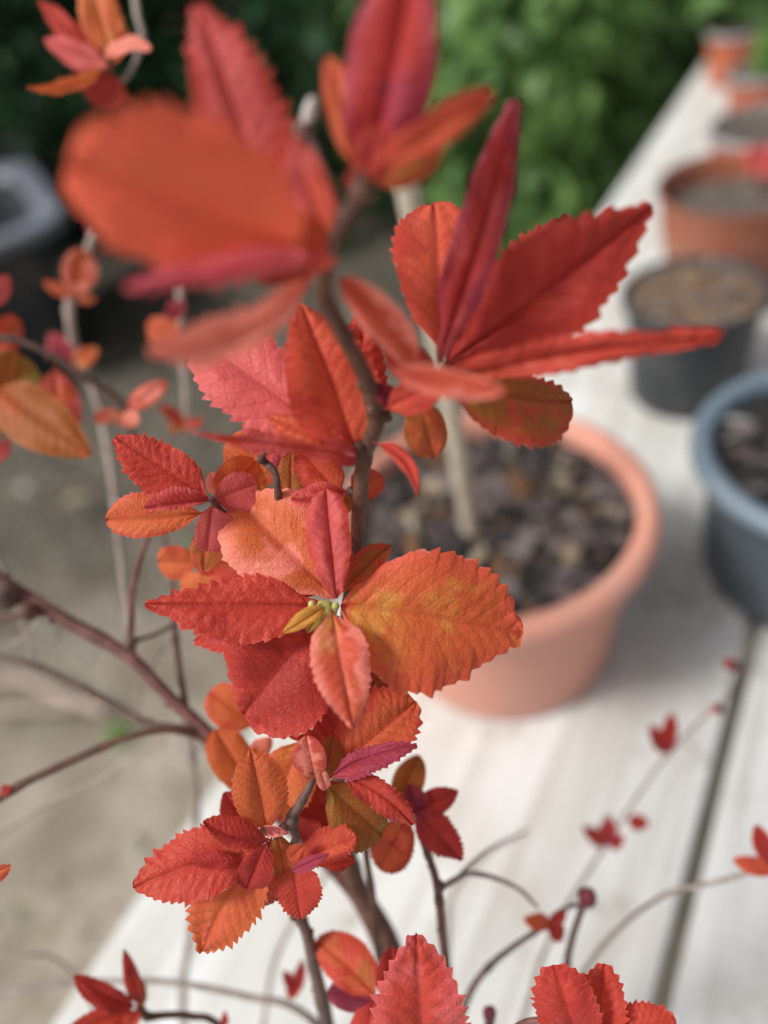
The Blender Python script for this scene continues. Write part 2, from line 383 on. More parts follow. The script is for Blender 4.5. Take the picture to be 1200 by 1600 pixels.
p4, l4, z4, R4, h4 = pot('terracotta_pot', 1160, 282, 128, 1.45, .78, M['terra_dark'], M['terra_dark'], .02, M['greysoil'], 'brown terracotta pot with grey soil directly behind the charcoal pot', drop=.34, chips=0, seed=6, liph=.05)
p5, l5, z5, R5, h5 = pot('terracotta_pot', 1206, 192, 94, 1.35, .78, M['terra_orange'], M['grey_rim'], .06, M['greysoil'], 'terracotta pot with pale grey rim, third pot from the far end of the table', drop=.1, seed=7, liph=.18)
p6, l6, z6, R6, h6 = pot('terracotta_pot', 1190, 108, 54, 1.4, .74, M['terra_orange'], M['grey_rim'], .07, M['greysoil'], 'orange pot with pale rim holding green plant, next to the farthest pot', drop=.1, seed=8, liph=.22)
p7, l7, z7, R7, h7 = pot('terracotta_pot', 1146, 45, 41, 1.9, .72, M['terra_orange'], M['grey_rim'], .07, M['greysoil'], 'small orange pot with grey rim at the far end of the table', drop=.1, seed=9, liph=.25)

# wooden stake standing in the near pot
def tube(pts, rads, n=10, cap=True, seed=0, knob=0.0):
    """swept tube with smooth path; pts Vectors, rads metres"""
    P_, R_ = [], []
    m_ = len(pts)
    for i in range(m_ - 1):
        a = pts[max(i - 1, 0)]; b = pts[i]; c = pts[i + 1]; d = pts[min(i + 2, m_ - 1)]
        st = 8
        for q in range(st):
            t = q / st
            P_.append(.5 * ((2 * b) + (c - a) * t + (2 * a - 5 * b + 4 * c - d) * t * t + (3 * b - a - 3 * c + d) * t ** 3))
            R_.append(rads[i] * (1 - t) + rads[i + 1] * t)
    P_.append(pts[-1]); R_.append(rads[-1])
    vs, fs = [], []
    prev = None
    for i, p in enumerate(P_):
        t = (P_[min(i + 1, len(P_) - 1)] - P_[max(i - 1, 0)]).normalized()
        if prev is None:
            s = t.orthogonal().normalized()
        else:
            s = (prev - t * prev.dot(t)).normalized()
        prev = s; b = t.cross(s)
        for k in range(n):
            a = 2 * math.pi * k / n
            rr = R_[i] * (1 + .10 * noise.noise((i * .37 + seed, math.cos(a) * .8, math.sin(a) * .8)))
            if knob: rr *= 1 + knob * max(0, math.cos(i * 2 * math.pi / 13 + seed)) ** 8
            vs.append(p + (s * math.cos(a) + b * math.sin(a)) * rr)
    for i in range(len(P_) - 1):
        for k in range(n): fs.append((i * n + k, i * n + (k + 1) % n, (i + 1) * n + (k + 1) % n, (i + 1) * n + k))
    if cap:
        fs.append(tuple(range(n))[::-1]); fs.append(tuple((len(P_) - 1) * n + k for k in range(n)))
    return vs, fs
sb = on_plane(742, 868, z1 - .02)
top_h = (CAM + vray(652, 262) * ((Vector((sb.x, sb.y, 0)) - CAM).dot(fw) * .80)).z
def stake():
    # find the height over the base where the stake reaches its top in the picture
    z = z1
    while z < .6:
        q = Vector((sb.x - (z - z1) * .03, sb.y, z)) - CAM
        y = 800 - F_PX * q.dot(up) / q.dot(fw)
        if y < 255: break
        z += .004
    pts = [sb, Vector((sb.x - (z - z1) * .01, sb.y, z1 + (z - z1) * .45)), Vector((sb.x - (z - z1) * .03, sb.y, z))]
    vs, fs = tube(pts, [.0058, .0054, .0050], 12)
    o = link('wooden_stake', mesh('wooden_stake', vs, fs), [M['stake']])
    tag(o, 'pale wooden stake standing upright in the near terracotta pot', 'stake')
    return z
stake()

# ------------------------------------------------------------------ leafy masses
def blob_leaves(vs, fs, tone, c, rad, n, ls, rnd, shell=.45, flat=0, lump=.35):
    for _ in range(n):
        d = Vector((rnd.gauss(0, 1), rnd.gauss(0, 1), rnd.gauss(0, 1))).normalized()
        l = 1 + lump * noise.fractal(d * 2.3 + c, 1, 2, 3)
        q = (shell + (1 - shell) * rnd.random() ** .6) * l
        p = c + Vector((d.x * rad.x, d.y * rad.y, d.z * rad.z)) * q
        cl = noise.noise(p * 7)
        if cl < -.32: continue
        nrm = (d + Vector((rnd.gauss(0, .5), rnd.gauss(0, .5), rnd.gauss(.5, .5)))).normalized()
        t = nrm.orthogonal().normalized(); t = Matrix.Rotation(rnd.uniform(0, 6.28), 3, nrm) @ t; s = nrm.cross(t)
        L = ls * rnd.uniform(.6, 1.35); W = L * rnd.uniform(.25, .38)
        k = len(vs)
        vs += [p, p + t * L * .35 + s * W + nrm * L * .1, p + t * L + nrm * -L * .12, p + t * L * .35 - s * W + nrm * L * .1, p + t * L * .4]
        fs += [(k, k + 1, k + 4), (k + 1, k + 2, k + 4), (k, k + 4, k + 3), (k + 4, k + 2, k + 3)]
        tn = min(1, max(0, .5 + .55 * noise.noise(p * 5 + Vector((3, 1, 2))) + rnd.gauss(0, .22)))
        tone += [tn] * 4
def foliage_obj(name, vs, fs, tone, mat, parent):
    me = mesh(name, vs, fs); a = me.attributes.new('tone', 'FLOAT', 'FACE'); a.data.foreach_set('value', tone)
    return link(name, me, [mat], parent, False)
def bush(loc, rad, mat, label, n=9000, ls=.035, seed=1, group='hedge bushes behind the table'):
    rnd = random.Random(seed); e = empty('hedge_bush', loc); tag(e, label, 'bush', group)
    vs, fs, tone = [], [], []
    nb = 8
    for b in range(nb):
        o = Vector((rnd.uniform(-.5, .5) * rad.x, rnd.uniform(-.5, .5) * rad.y, rad.z * rnd.uniform(.28, 1.45)))
        blob_leaves(vs, fs, tone, loc + o, rad * rnd.uniform(.42, .62), n // nb, ls, rnd)
    foliage_obj('foliage', vs, fs, tone, mat, e)
    V, F_ = [], []
    for b in range(9):
        a = rnd.uniform(0, 6.28); r_ = rnd.uniform(.2, .6)
        v2, f2 = tube([loc + Vector((rnd.uniform(-.05, .05), rnd.uniform(-.05, .05), -.02)), loc + Vector((math.cos(a) * rad.x * r_ * .5, math.sin(a) * rad.y * r_ * .5, rad.z * .7)), loc + Vector((math.cos(a) * rad.x * r_, math.sin(a) * rad.y * r_, rad.z * 1.5))], [.016, .010, .004], 6)
        k = len(V); V += v2; F_ += [tuple(i + k for i in f) for f in f2]
    link('stem', mesh('stem', V, F_), [M['stemdark']], e)
BUSH = [
 (-2.05, 2.75, .75, .65, .85, 'hedge_b', 'very dark green bush at the far left of the hedge'),
 (-1.05, 2.85, .75, .65, .90, 'hedge_b', 'dark green bush behind the grey tub and the top left leaves'),
 (-.25, 2.55, .70, .60, .90, 'hedge_b', 'dark green bush between the two big blurred orange and magenta shoots'),
 (.55, 2.20, .55, .45, .85, 'hedge_a', 'mid green bush right of the topmost magenta leaf'),
 (*on_plane(830, 395, GZ).xy, .36, .34, .40, 'hedge_a', 'low green bush at the foot of the hedge beside the table edge'),
 (1.22, 2.75, .60, .60, .95, 'hedge_c', 'bright green bush reaching the far end of the table'),
 (2.25, 3.05, .80, .65, .95, 'hedge_a', 'green bush behind the farthest pots on the right'),
 (-.9, 3.75, 1.1, .6, 1.3, 'hedge_b', 'tall dark bush in the back row on the left'),
 (.7, 3.7, 1.1, .6, 1.3, 'hedge_b', 'tall dark bush in the back row behind the mid green bush'),
 (2.3, 3.9, 1.1, .6, 1.3, 'hedge_a', 'tall green bush in the back row on the right'),
]
for i, (x, y, rx, ry, rz, mt, lb) in enumerate(BUSH):
    bush(Vector((x, y, GZ)), Vector((rx, ry, rz)), M[mt], lb, 12000 if i < 7 else 7000, .055 if i < 7 else .07, 20 + i)

def small_plant(name, loc, rad, mat, label, cat, n, ls, seed):
    rnd = random.Random(seed); e = empty(name, loc); tag(e, label, cat)
    vs, fs, tone = [], [], []
    blob_leaves(vs, fs, tone, loc + Vector((0, 0, rad.z)), rad, n, ls, rnd, .2)
    foliage_obj('foliage', vs, fs, tone, mat, e)
    v2, f2 = tube([loc + Vector((0, 0, -.01)), loc + Vector((.004, 0, rad.z * .8)), loc + Vector((0, .005, rad.z * 1.3))], [.004, .003, .002], 6)
    link('stem', mesh('stem', v2, f2), [M['stemdark']], e)
small_plant('potted_plant', Vector((l7.x + .02, l7.y + .02, z7 + .01)), Vector((.09, .09, .05)), M['hedge_c'], 'bushy green plant growing in the farthest small orange pot', 'plant', 420, .03, 1)
small_plant('potted_plant', Vector((l6.x + .03, l6.y, z6)), Vector((.035, .035, .03)), M['weed'], 'pale green plant in the orange pot next to the farthest one', 'plant', 260, .03, 2)
small_plant('potted_plant', Vector((l5.x + .05, l5.y, z5)), Vector((.04, .04, .05)), M['hedge_a'], 'green plant in the terracotta pot with pale grey rim', 'plant', 200, .03, 3)

# ------------------------------------------------------------------ leaf builder
PAL = dict(px='FF7888', ox='E56A3C', cx='FF7456', oy='FF8458', og='EC7A46', rd='DC4E3E', dr='B8372E', pk='EE6E6C', mg='B44058', yo='EDB050', br='B4682E', co='F0674A',
           sa='FF9A88', bo='965820', pu='8A2E48', or_='E26A42', gn='A8963F', cr='CA3E38')
LEAVES = {}
def leaf_mesh(B, T, wl, wr, roll, fl, fr, sag, bow, shape, teeth, twist, seed, hi, pl=None, pr=None, qs=1.0):
    rnd = random.Random(seed)
    L = (T - B).length; ax = (T - B).normalized()
    vd = ((B + T) / 2 - CAM).normalized()
    s0 = ax.cross(vd)
    s0 = s0.normalized(); n0 = ax.cross(s0).normalized()
    rm = Matrix.Rotation(roll, 3, ax)
    s0, n0 = rm.transposed() @ s0, rm.transposed() @ n0
    # positive roll lifts the left side towards the camera
    C = (B + T) / 2 + n0 * (sag * L * 2) + s0 * (bow * L * 2)
    NT_ = 15 if hi else 8
    SP = 8 if hi else 5
    NV_ = 9 if hi else 5
    a_, b_ = shape; mpos = a_ / (a_ + b_); wmax = mpos ** a_ * (1 - mpos) ** b_
    us = []
    kb = [0] + [(k + rnd.uniform(-.22, .22)) / NT_ for k in range(1, NT_)] + [1]
    for k in range(NT_):
        for q in range(SP):
            f_ = q / (SP - .3); us.append(((kb[k] * (1 - f_) + kb[k + 1] * f_), k, q / (SP - 1)))
    us.append((1.0, NT_, 0))
    amps = {(-1, k): rnd.uniform(.35, 1.4) for k in range(NT_ + 1)}; amps.update({(1, k): rnd.uniform(.35, 1.4) for k in range(NT_ + 1)})
    so = rnd.uniform(0, 50)
    vs, uv1, uv2 = [], [], []
    tl = L / NT_
    curl = rnd.uniform(.02, .09) * (.35 if b_ > .8 else 1); tw0 = rnd.uniform(-.28, .28) if not twist else 0
    for (u, k, q) in us:
        M_ = B * (1 - u) ** 2 + C * 2 * u * (1 - u) + T * u * u
        M_ = M_ - n0 * (curl * L * u ** 3)
        t = ((C - B) * (1 - u) + (T - C) * u - n0 * (1.5 * curl * L * u * u)).normalized()
        s = (s0 - t * s0.dot(t)).normalized(); n = t.cross(s)
        if 1:
            r2 = Matrix.Rotation(-(twist or tw0 * 1.6) * u, 3, t); s, n = r2 @ s, r2 @ n
        w0 = (u ** a_) * ((1 - u) ** b_) / wmax
        w0 *= min(1, (u / .10)) ** .5 if u < .10 else 1
        w0 = max(w0, .0)
        if not (pl or pr) and hi: w0 = max(w0 * min(1, max(0, (u - .05) / .16)) ** .6, .05 * (1 - u))
        for j in range(-NV_, NV_ + 1):
            v = j / NV_; av = abs(v); sg = 1 if v > 0 else -1
            W = wl if v > 0 else wr; f = fl if v > 0 else fr
            pp = pl if v > 0 else pr
            wq = prof(u, pp) if pp else w0 * W
            tooth = .66 * teeth * amps[(sg, min(k, NT_))] * min(1, max(0, u - .14) * 5) * ((q / .7) ** .95 if q < .7 else max(0, 1 - (q - .7) / .3) ** 1.1) * tl
            edge = av ** 3.5
            y = av * wq + edge * tooth * .75 * (.35 + .65 * min(1, w0 * 1.4))
            fx = edge * (tooth * .35)
            yl = y / L
            # cross section: fold plus a little curl outwards
            ca = f * (1.15 - .9 * av) + .10 * math.sin(u * 7 + so + sg * 2) * av
            lat = y * math.cos(ca); ht = y * math.sin(ca)
            ph = (u - .85 * yl + .012 * math.sin(u * 31 + so)) * (10 if hi else 8)
            vein = abs(ph - math.floor(ph) - .5) * 2
            quilt = -(vein ** 3) * .016 * qs * min(L, 2.6 * W) * min(1, av * 4) * (1 - .5 * av)
            quilt += qs * .006 * L * noise.noise((u * 22 + so, v * 9, so)) * min(1, av * 4)
            quilt += .034 * L * noise.noise((u * 3.2 + so, v * 1.6, so)) * min(1, av * 2) + .020 * L * av * av * math.sin(u * 13 + so + sg) * (w0)
            quilt -= .018 * L * (1 - min(1, av * 6))
            ps = M_ + s * (sg * lat) + n * (ht + quilt) + t * (fx + .10 * y * (.5 if w0 > 0 else 0))
            vs.append(ps); uv1.append((u, sg * yl)); uv2.append((u, v))
    nc = 2 * NV_ + 1; fs = []
    for i in range(len(us) - 1):
        for j in range(nc - 1):
            fs.append((i * nc + j, (i + 1) * nc + j, (i + 1) * nc + j + 1, i * nc + j + 1))
    me = mesh('leaf', vs, fs)
    for nm, src in (('flat', uv1), ('param', uv2)):
        l = me.uv_layers.new(name=nm)
        for lp in me.loops: l.data[lp.index].uv = src[lp.vertex_index]
    return me
SH = {'ov': (.66, .86), 'ob': (.98, .64), 'rd': (.72, .50), 'ln': (.8, 1.05), 'el': (.72, .70)}
def prof(u, pts):
    p = [(0, 0)] + list(pts) + [(1, 0)]
    for (a, x), (b, y) in zip(p, p[1:]):
        if u <= b:
            f = (u - a) / (b - a)
            if a == 0: return y * math.sin(f * math.pi / 2)
            if b == 1: return x * math.cos(f * math.pi / 2) ** .8
            f = f * f * (3 - 2 * f) * .5 + f * .5
            return x + (y - x) * f
    return 0
nleaf = [0]
def leaf(br, b, t, w, cols, roll=0, fold=12, sag=.04, bow=0, sh='ov', teeth=.9, twist=0, under=None, hi=None, label=None, pl=None, pr=None):
    """b, t = (x, y, depth cm); w = half width(s) in photo pixels at the leaf's own depth"""
    nleaf[0] += 1
    B, T = P(*b), P(*t); dm = (b[2] + t[2]) / 200
    wl, wr = (w if isinstance(w, tuple) else (w, w))
    fl, fr = (fold if isinstance(fold, tuple) else (fold * 1.5 + 3, fold * 1.5 + 3))
    if hi is None: hi = math.hypot(b[0] - t[0], b[1] - t[1]) > 75
    sc_ = dm / F_PX
    pl = [(a, q * sc_) for a, q in pl] if pl else None; pr = [(a, q * sc_) for a, q in pr] if pr else None
    me = leaf_mesh(B, T, wl * sc_, wr * sc_, R(roll), R(fl), R(fr), sag, bow, SH[sh], teeth, R(twist), nleaf[0] * 7 + 3, hi, pl, pr, 1.35 if cols[0] in ('rd', 'dr', 'cr', 'or_') else .8)
    o = link('leaf', me, [M['leaf']], BR[br])
    c = [[q * (1 if x in ('cx', 'sa') else .84) for q in lin(PAL[x])] for x in cols]
    while len(c) < 3: c.append(c[-1])
    o['c1'] = c[0]; o['c2'] = c[1]; o['c3'] = c[2]
    o['cu'] = lin(PAL[under]) if under else lin(PAL['pk'])
    o['seed'] = float(nleaf[0] * 1.37 % 17); o['nv'] = 10.0 if hi else 8.0
    if label: o['label'] = label
    return o

# ------------------------------------------------------------------ the shrub
root = P(660, 2050, 30)
shrub = empty('spirea_shrub', Vector((root.x, root.y, 0.0)))
tag(shrub, 'shrub with red and orange serrated spring leaves on thin brown stems filling the foreground', 'shrub')
BR = {}
def branch(key, pts, mat='bark', knob=.25, extra=None):
    P_ = [P(x, y, d) for x, y, d, r in pts]; R_ = [r * (.66 if key.startswith(('back', 'top', 'left2', 'left4', 'dark')) else .74 if key in ('bigleft', 'left3') else .84) * d / 100 / F_PX for x, y, d, r in pts]
    vs, fs = tube(P_, R_, 12, True, len(BR) * 3.1, knob)
    mi = [0] * len(fs)
    mats = [M[mat]]
    if len(pts) > 5 and key != 'nub':              # small dormant buds at the nodes
        extra = list(extra or [])
        for i_ in range(1, len(pts) - 1):
            x_, y_, d_, r_ = pts[i_]; sg_ = 1 if i_ % 2 else -1
            if abs(x_ - 600) < 700 and -50 < y_ < 1650: extra.append((x_ + sg_ * r_ * .55, y_ - sg_ * r_ * .25, d_, max(2.2, r_ * .42), 1.6, mat))
    if extra:                                     # buds: (x, y, d, r px, stretch, material)
        for (x, y, d, r, st, bm_) in extra:
            c = P(x, y, d); rr = r * d / 100 / F_PX; k = len(vs)
            if M[bm_] not in mats: mats.append(M[bm_])
            ii = mats.index(M[bm_]); a1 = (up * .9 + rt * .3).normalized(); s1 = a1.orthogonal().normalized(); s2 = a1.cross(s1)
            n1, n2 = 7, 10
            for a in range(n1 + 1):
                th = math.pi * a / n1
                for b in range(n2):
                    f = 2 * math.pi * b / n2
                    q = rr * (math.sin(th) ** .9) * (1 + .12 * math.sin(3 * f + a))
                    vs.append(c + a1 * (math.cos(th) * rr * st) + s1 * math.cos(f) * q + s2 * math.sin(f) * q)
            for a in range(n1):
                for b in range(n2):
                    fs.append((k + a * n2 + b, k + a * n2 + (b + 1) % n2, k + (a + 1) * n2 + (b + 1) % n2, k + (a + 1) * n2 + b)); mi.append(ii)
    o = link('branch', mesh('branch', vs, fs, mi), mats, shrub)
    BR[key] = o; return o
RT = (660, 2050, 30, 22)
branch('main', [(566, 268, 11.0, 9), (556, 312, 11.2, 15), (530, 360, 11.5, 15), (508, 420, 12.0, 16), (510, 470, 12.6, 16), (540, 530, 13.3, 15), (572, 595, 14.2, 16), (588, 655, 15.0, 17), (570, 710, 15.6, 15), (562, 790, 16.4, 14), (555, 880, 17.4, 14), (540, 1000, 19.5, 15), (528, 1180, 22, 16), (548, 1360, 24, 17), (612, 1478, 25, 18), (650, 1640, 26.5, 20), RT],
       'bark_dark', .18, [(600, 650, 14.9, 14, .8, 'bark_dark'), (582, 640, 14.6, 12, 1, 'bark_dark'), (565, 300, 11.1, 22, 1, 'bark_dark'), (558, 705, 15.4, 16, 1.2, 'bark_dark')])
branch('stub', [(478, 195, 11.8, 7), (492, 240, 11.8, 12), (512, 290, 11.6, 13), (540, 345, 11.4, 12)], 'bark', .1, [(484, 172, 11.6, 12, 1.9, 'bark_pale'), (470, 200, 11.9, 11, 1.2, 'bark_pale')])
branch('rosette', [(505, 950, 16.6, 11), (522, 985, 17.6, 10), (540, 1060, 19.5, 10), (535, 1180, 21.8, 12)], 'bark', .1, [(487, 945, 16.3, 6, 1.2, 'budgreen'), (524, 948, 16.3, 6, 1.3, 'budgreen'), (508, 955, 16.6, 19, .9, 'budgreen')])
branch('midleft', [(330, 780, 16.8, 6), (360, 815, 17.8, 7), (440, 900, 19, 8), (530, 1010, 19.8, 9)], 'bark')
branch('centre', [(545, 765, 17.2, 7), (560, 790, 17.0, 7), (562, 850, 17.2, 7)], 'bark')
branch('nub', [(436, 800, 17.8, 8), (434, 765, 17, 7), (429, 738, 16.8, 7.5), (414, 722, 16.8, 7), (409, 717, 16.8, 8), (416, 700, 16.8, 5), (424, 690, 16.8, 6)], 'bark', .1, [(409, 718, 16.7, 8, .9, 'bark_dark'), (422, 694, 16.75, 7, 2.0, 'bark_pale')])
branch('lower', [(489, 1212, 17.2, 4), (484, 1228, 17.1, 7), (468, 1258, 17.2, 9), (455, 1280, 17.4, 10), (462, 1312, 17.9, 8), (440, 1350, 19.2, 9), (455, 1400, 20, 10), (480, 1460, 20.8, 11), (498, 1540, 22, 12), (540, 1700, 25, 14), RT], 'bark', .2, [(489, 1216, 17.1, 6, 1.3, 'bark_dark'), (456, 1282, 17.3, 12, .9, 'bark'), (460, 1430, 20.3, 9, 1, 'bark_dark')])
branch('lowleft', [(428, 1306, 17.0, 9), (445, 1292, 17.2, 8), (457, 1281, 17.4, 8)], 'bark_red')
branch('right', [(650, 1268, 20, 6), (655, 1300, 20.3, 6), (674, 1350, 20.8, 7), (684, 1390, 21, 8), (690, 1450, 21.6, 8), (697, 1540, 22.5, 9), (690, 1760, 26, 10), RT], 'bark_dark', .3, [(686, 1385, 21, 10, 1, 'bark')])
branch('arch', [(840, 1418, 23.5, 3.5), (812, 1390, 23.4, 4), (770, 1371, 23, 4.5), (730, 1366, 22.4, 5), (688, 1388, 21.2, 6)], 'bark_grey', .1)
branch('thin', [(560, 1230, 20.2, 5), (572, 1335, 21, 6), (582, 1400, 22, 7), (590, 1480, 23, 8), (620, 1640, 26, 10), RT], 'bark_dark', .1)
branch('bigleft', [(-60, 872, 23.5, 18), (0, 908, 23.5, 16), (90, 962, 23.4, 15), (200, 1025, 23.2, 13), (270, 1095, 23, 12), (330, 1150, 23, 13), (430, 1270, 23.6, 14), (555, 1400, 24.5, 15), (630, 1560, 26, 16)], 'bark_red', .2, [(8, 930, 23.2, 24, 1, 'bark'), (45, 955, 23.1, 17, .9, 'bark_dark'), (203, 1005, 22.8, 11, 1.2, 'bark')])
branch('left2', [(-40, 1018, 25, 8), (60, 1042, 24.6, 8), (150, 1085, 24.2, 9), (230, 1130, 23.8, 9), (300, 1140, 23.3, 9), (335, 1160, 23.1, 9)], 'bark', .15)
branch('left3', [(-40, 1275, 21.5, 9), (30, 1228, 21.7, 9), (110, 1190, 22, 9), (200, 1152, 22.3, 8), (270, 1140, 22.7, 8), (330, 1158, 23, 9)], 'bark_dark', .2)
branch('left4', [(-30, 975, 24, 8), (30, 962, 23.8, 9), (75, 958, 23.5, 9)], 'bark_dark', .1)
branch('darkfork', [(400, 1260, 23.5, 8), (340, 1180, 23.2, 10), (300, 1128, 23.1, 12), (330, 1148, 23, 14)], 'bark_dark', .3)
branch('back1', [(150, 360, 30, 9), (125, 420, 30, 10), (108, 480, 30, 11), (120, 555, 30.5, 11), (150, 620, 31, 10), (168, 700, 31, 9), (180, 780, 30, 9), (190, 880, 27, 8), (203, 985, 23.6, 7)], 'bark_grey', .15)
branch('back2', [(-40, 530, 24, 8), (20, 530, 24.3, 9), (80, 555, 24.8, 9), (140, 595, 25.4, 9), (194, 632, 26, 7), (210, 690, 27, 5), (245, 800, 27, 5), (270, 900, 26, 6), (275, 1000, 24.5, 8), (290, 1105, 23.3, 8)], 'bark', .15)
branch('back3', [(280, 440, 31, 8), (284, 520, 31, 9), (290, 600, 31, 9), (292, 660, 31, 7)], 'bark_grey', .1)
branch('back4', [(232, 838, 22, 6), (215, 890, 22.3, 7), (206, 940, 22.8, 7), (204, 1000, 23.2, 8)], 'bark_red', .1)
branch('back5', [(275, 975, 24.4, 5), (240, 992, 24, 5), (206, 1002, 23.2, 6)], 'bark', .4)
branch('back6', [(280, 1080, 24, 8), (300, 1180, 27, 8), (308, 1260, 29, 9), (302, 1340, 30, 8), (300, 1440, 31, 8), (285, 1560, 32, 9), (300, 1720, 33, 10)], 'bark_grey', .3)
branch('top', [(208, -30, 28, 8), (214, 20, 28, 8), (222, 62, 28, 7), (205, 110, 27, 5), (180, 135, 26.5, 5)], 'bark_grey', .1)
branch('bottomleft', [(218, 1572, 22, 8), (230, 1588, 22.1, 8), (260, 1586, 22.3, 6), (300, 1588, 22.6, 6), (350, 1608, 23, 6), (480, 1740, 26, 9), RT], 'bark_dark', .1)
branch('bottomarc', [(-40, 1562, 26, 5), (60, 1542, 26, 5), (160, 1534, 26, 5), (260, 1534, 26, 5), (380, 1556, 26, 6), (480, 1588, 26, 7), (580, 1720, 28, 9), RT], 'bark_grey', .15)
branch('bud', [(915, 1404, 24, 8), (902, 1440, 24.2, 6), (888, 1490, 24.5, 7), (872, 1580, 25.5, 8), (780, 1760, 28, 9), RT], 'bark_dark', .1, [(918, 1403, 23.8, 15, 1.1, 'bud')])
branch('budarm', [(915, 1412, 24, 4), (885, 1418, 24, 4), (868, 1430, 24, 4), (850, 1448, 24, 4), (815, 1470, 24, 5), (770, 1505, 24.5, 6), (735, 1550, 25, 7), (700, 1640, 27, 8)], 'bark', .3)
branch('smallbud', [(765, 1590, 22, 9), (762, 1620, 22.5, 9), (740, 1760, 25, 9)], 'bark_dark', .1, [(765, 1584, 22, 11, 1.1, 'bud')])
branch('rightarc', [(1200, 1355, 24, 4), (1120, 1378, 25, 4.5), (1040, 1398, 26, 4.5), (970, 1448, 27, 4.5), (915, 1515, 28, 5), (860, 1620, 30, 6), (760, 1800, 31, 8)], 'bark_grey', .15)
branch('long', [(1165, 1020, 30, 1.5), (1140, 1080, 31, 2), (1080, 1140, 31, 2.2), (1035, 1190, 31, 3), (985, 1260, 31, 3.2), (940, 1330, 31, 4), (890, 1410, 31, 4.5), (845, 1500, 31, 5), (815, 1600, 31.5, 6), (740, 1800, 32, 8)], 'bark_grey', .1, [(1145, 1040, 30.3, 9, 1.1, 'bud'), (1123, 1107, 31, 9, .8, 'bud')])
for i_, pts_ in enumerate([
 [(-30, 1010, 27, 3), (30, 1000, 27, 3), (60, 960, 26, 3)],
 [(60, 1060, 25.5, 3), (45, 1000, 26.5, 3), (20, 940, 27, 3), (-10, 860, 28, 3)],
 [(215, 1130, 26, 3), (225, 1060, 27, 3), (260, 1010, 28, 3)],
 [(-30, 1330, 27, 4), (60, 1265, 27, 4), (160, 1215, 27, 4), (250, 1160, 25, 4), (310, 1140, 23.5, 4)],
 [(-20, 1500, 29, 3), (40, 1492, 29, 3), (90, 1500, 29.5, 3), (140, 1560, 30, 4), (200, 1700, 31, 4)],
 [(400, 1700, 30, 4), (430, 1500, 31, 5), (500, 1380, 31, 5), (560, 1300, 31, 5)],
 [(700, 1385, 21.6, 3), (760, 1330, 24, 3), (822, 1300, 26, 2)]]):
    branch('fine%d' % i_, pts_, 'bark_grey', .1)
branch('faint', [(825, 1298, 33, 3), (765, 1330, 33, 4), (725, 1370, 33, 5), (700, 1430, 33, 6), (700, 1600, 33, 7), (700, 1800, 32, 8)], 'bark_grey', .1)
branch('lowbud', [(590, 1565, 20, 9), (600, 1620, 20.5, 10), (630, 1780, 24, 12)], 'bark_red', .1)
branch('bottommid', [(655, 1650, 17.5, 9), (655, 1720, 19, 10), (660, 1850, 24, 12)], 'bark_red', .1)
branch('bottomright', [(925, 1625, 17.5, 9), (860, 1595, 18, 6), (800, 1612, 18.5, 7), (760, 1700, 20, 9), (700, 1850, 25, 12)], 'bark_red', .1)
branch('farleft', [(20, 640, 25, 7), (-30, 700, 25, 8), (-60, 860, 24, 9)], 'bark', .1)

L_ = leaf
# --- top left cluster (blurred)
L_('top', (172, 108, 26), (58, 2, 25), 24, ('rd', 'pk', 'rd'), roll=25)
L_('top', (178, 100, 25), (140, -32, 25), 30, ('og', 'yo', 'og'), sh='el')
L_('top', (176, 106, 25), (68, 62, 25), 20, ('pk', 'sa', 'pk'), roll=20)
L_('top', (165, 100, 24.5), (44, 140, 23), (10, 12), ('og', 'yo', 'og'), roll=35, bow=.07)
L_('top', (160, 96, 24.5), (234, 78, 24), (20, 12), ('sa', 'og', 'sa'), roll=40, bow=.14, sh='el', under='sa')
L_('top', (176, 100, 25), (198, 42, 25), 10, ('og', 'sa', 'og'), roll=20)
L_('top', (205, 160, 27), (120, 118, 26), 28, ('dr', 'rd', 'dr'), roll=30)
# --- big blurred orange leaf shoot
L_('main', (468, 385, 10.8), (108, 262, 8.9), (86, 132), ('cx', 'oy', 'cx'), roll=12, fold=8, sag=.05, sh='rd', teeth=1.0, under='cx', pl=[(.1, 50), (.3, 84), (.5, 96), (.75, 88), (.92, 56)], pr=[(.1, 66), (.3, 118), (.5, 136), (.75, 122), (.92, 78)])
L_('main', (440, 380, 12.2), (306, 2, 10.8), (60, 72), ('pk', 'pk', 'rd'), roll=0, fold=10, sag=.03, sh='ov', under='pk', teeth=1.1)
L_('main', (505, 405, 11.4), (203, 458, 9.4), (17, 26), ('px', 'sa', 'px'), roll=30, fold=20, bow=-.05, sh='ov', under='px')
L_('main', (500, 408, 12.0), (240, 545, 10.0), (34, 28), ('sa', 'or_', 'sa'), roll=20, fold=16, bow=.09, sh='ob', under='sa')
L_('main', (520, 410, 11.8), (455, 215, 11.0), (38, 34), ('pk', 'sa', 'co'), roll=10, fold=12, sh='el', under='pk')
L_('main', (530, 410, 11.9), (410, 335, 10.8), (48, 40), ('or_', 'co', 'rd'), roll=-20, fold=14, sh='el', under='sa')
L_('main', (528, 415, 11.8), (478, 385, 11.6), (20, 22), ('sa', 'pk', 'rd'), roll=10, sh='el', hi=False, under='pk')
L_('main', (505, 400, 11.8), (400, 440, 11.4), (20, 14), ('bo', 'dr', 'dr'), roll=10, hi=False)
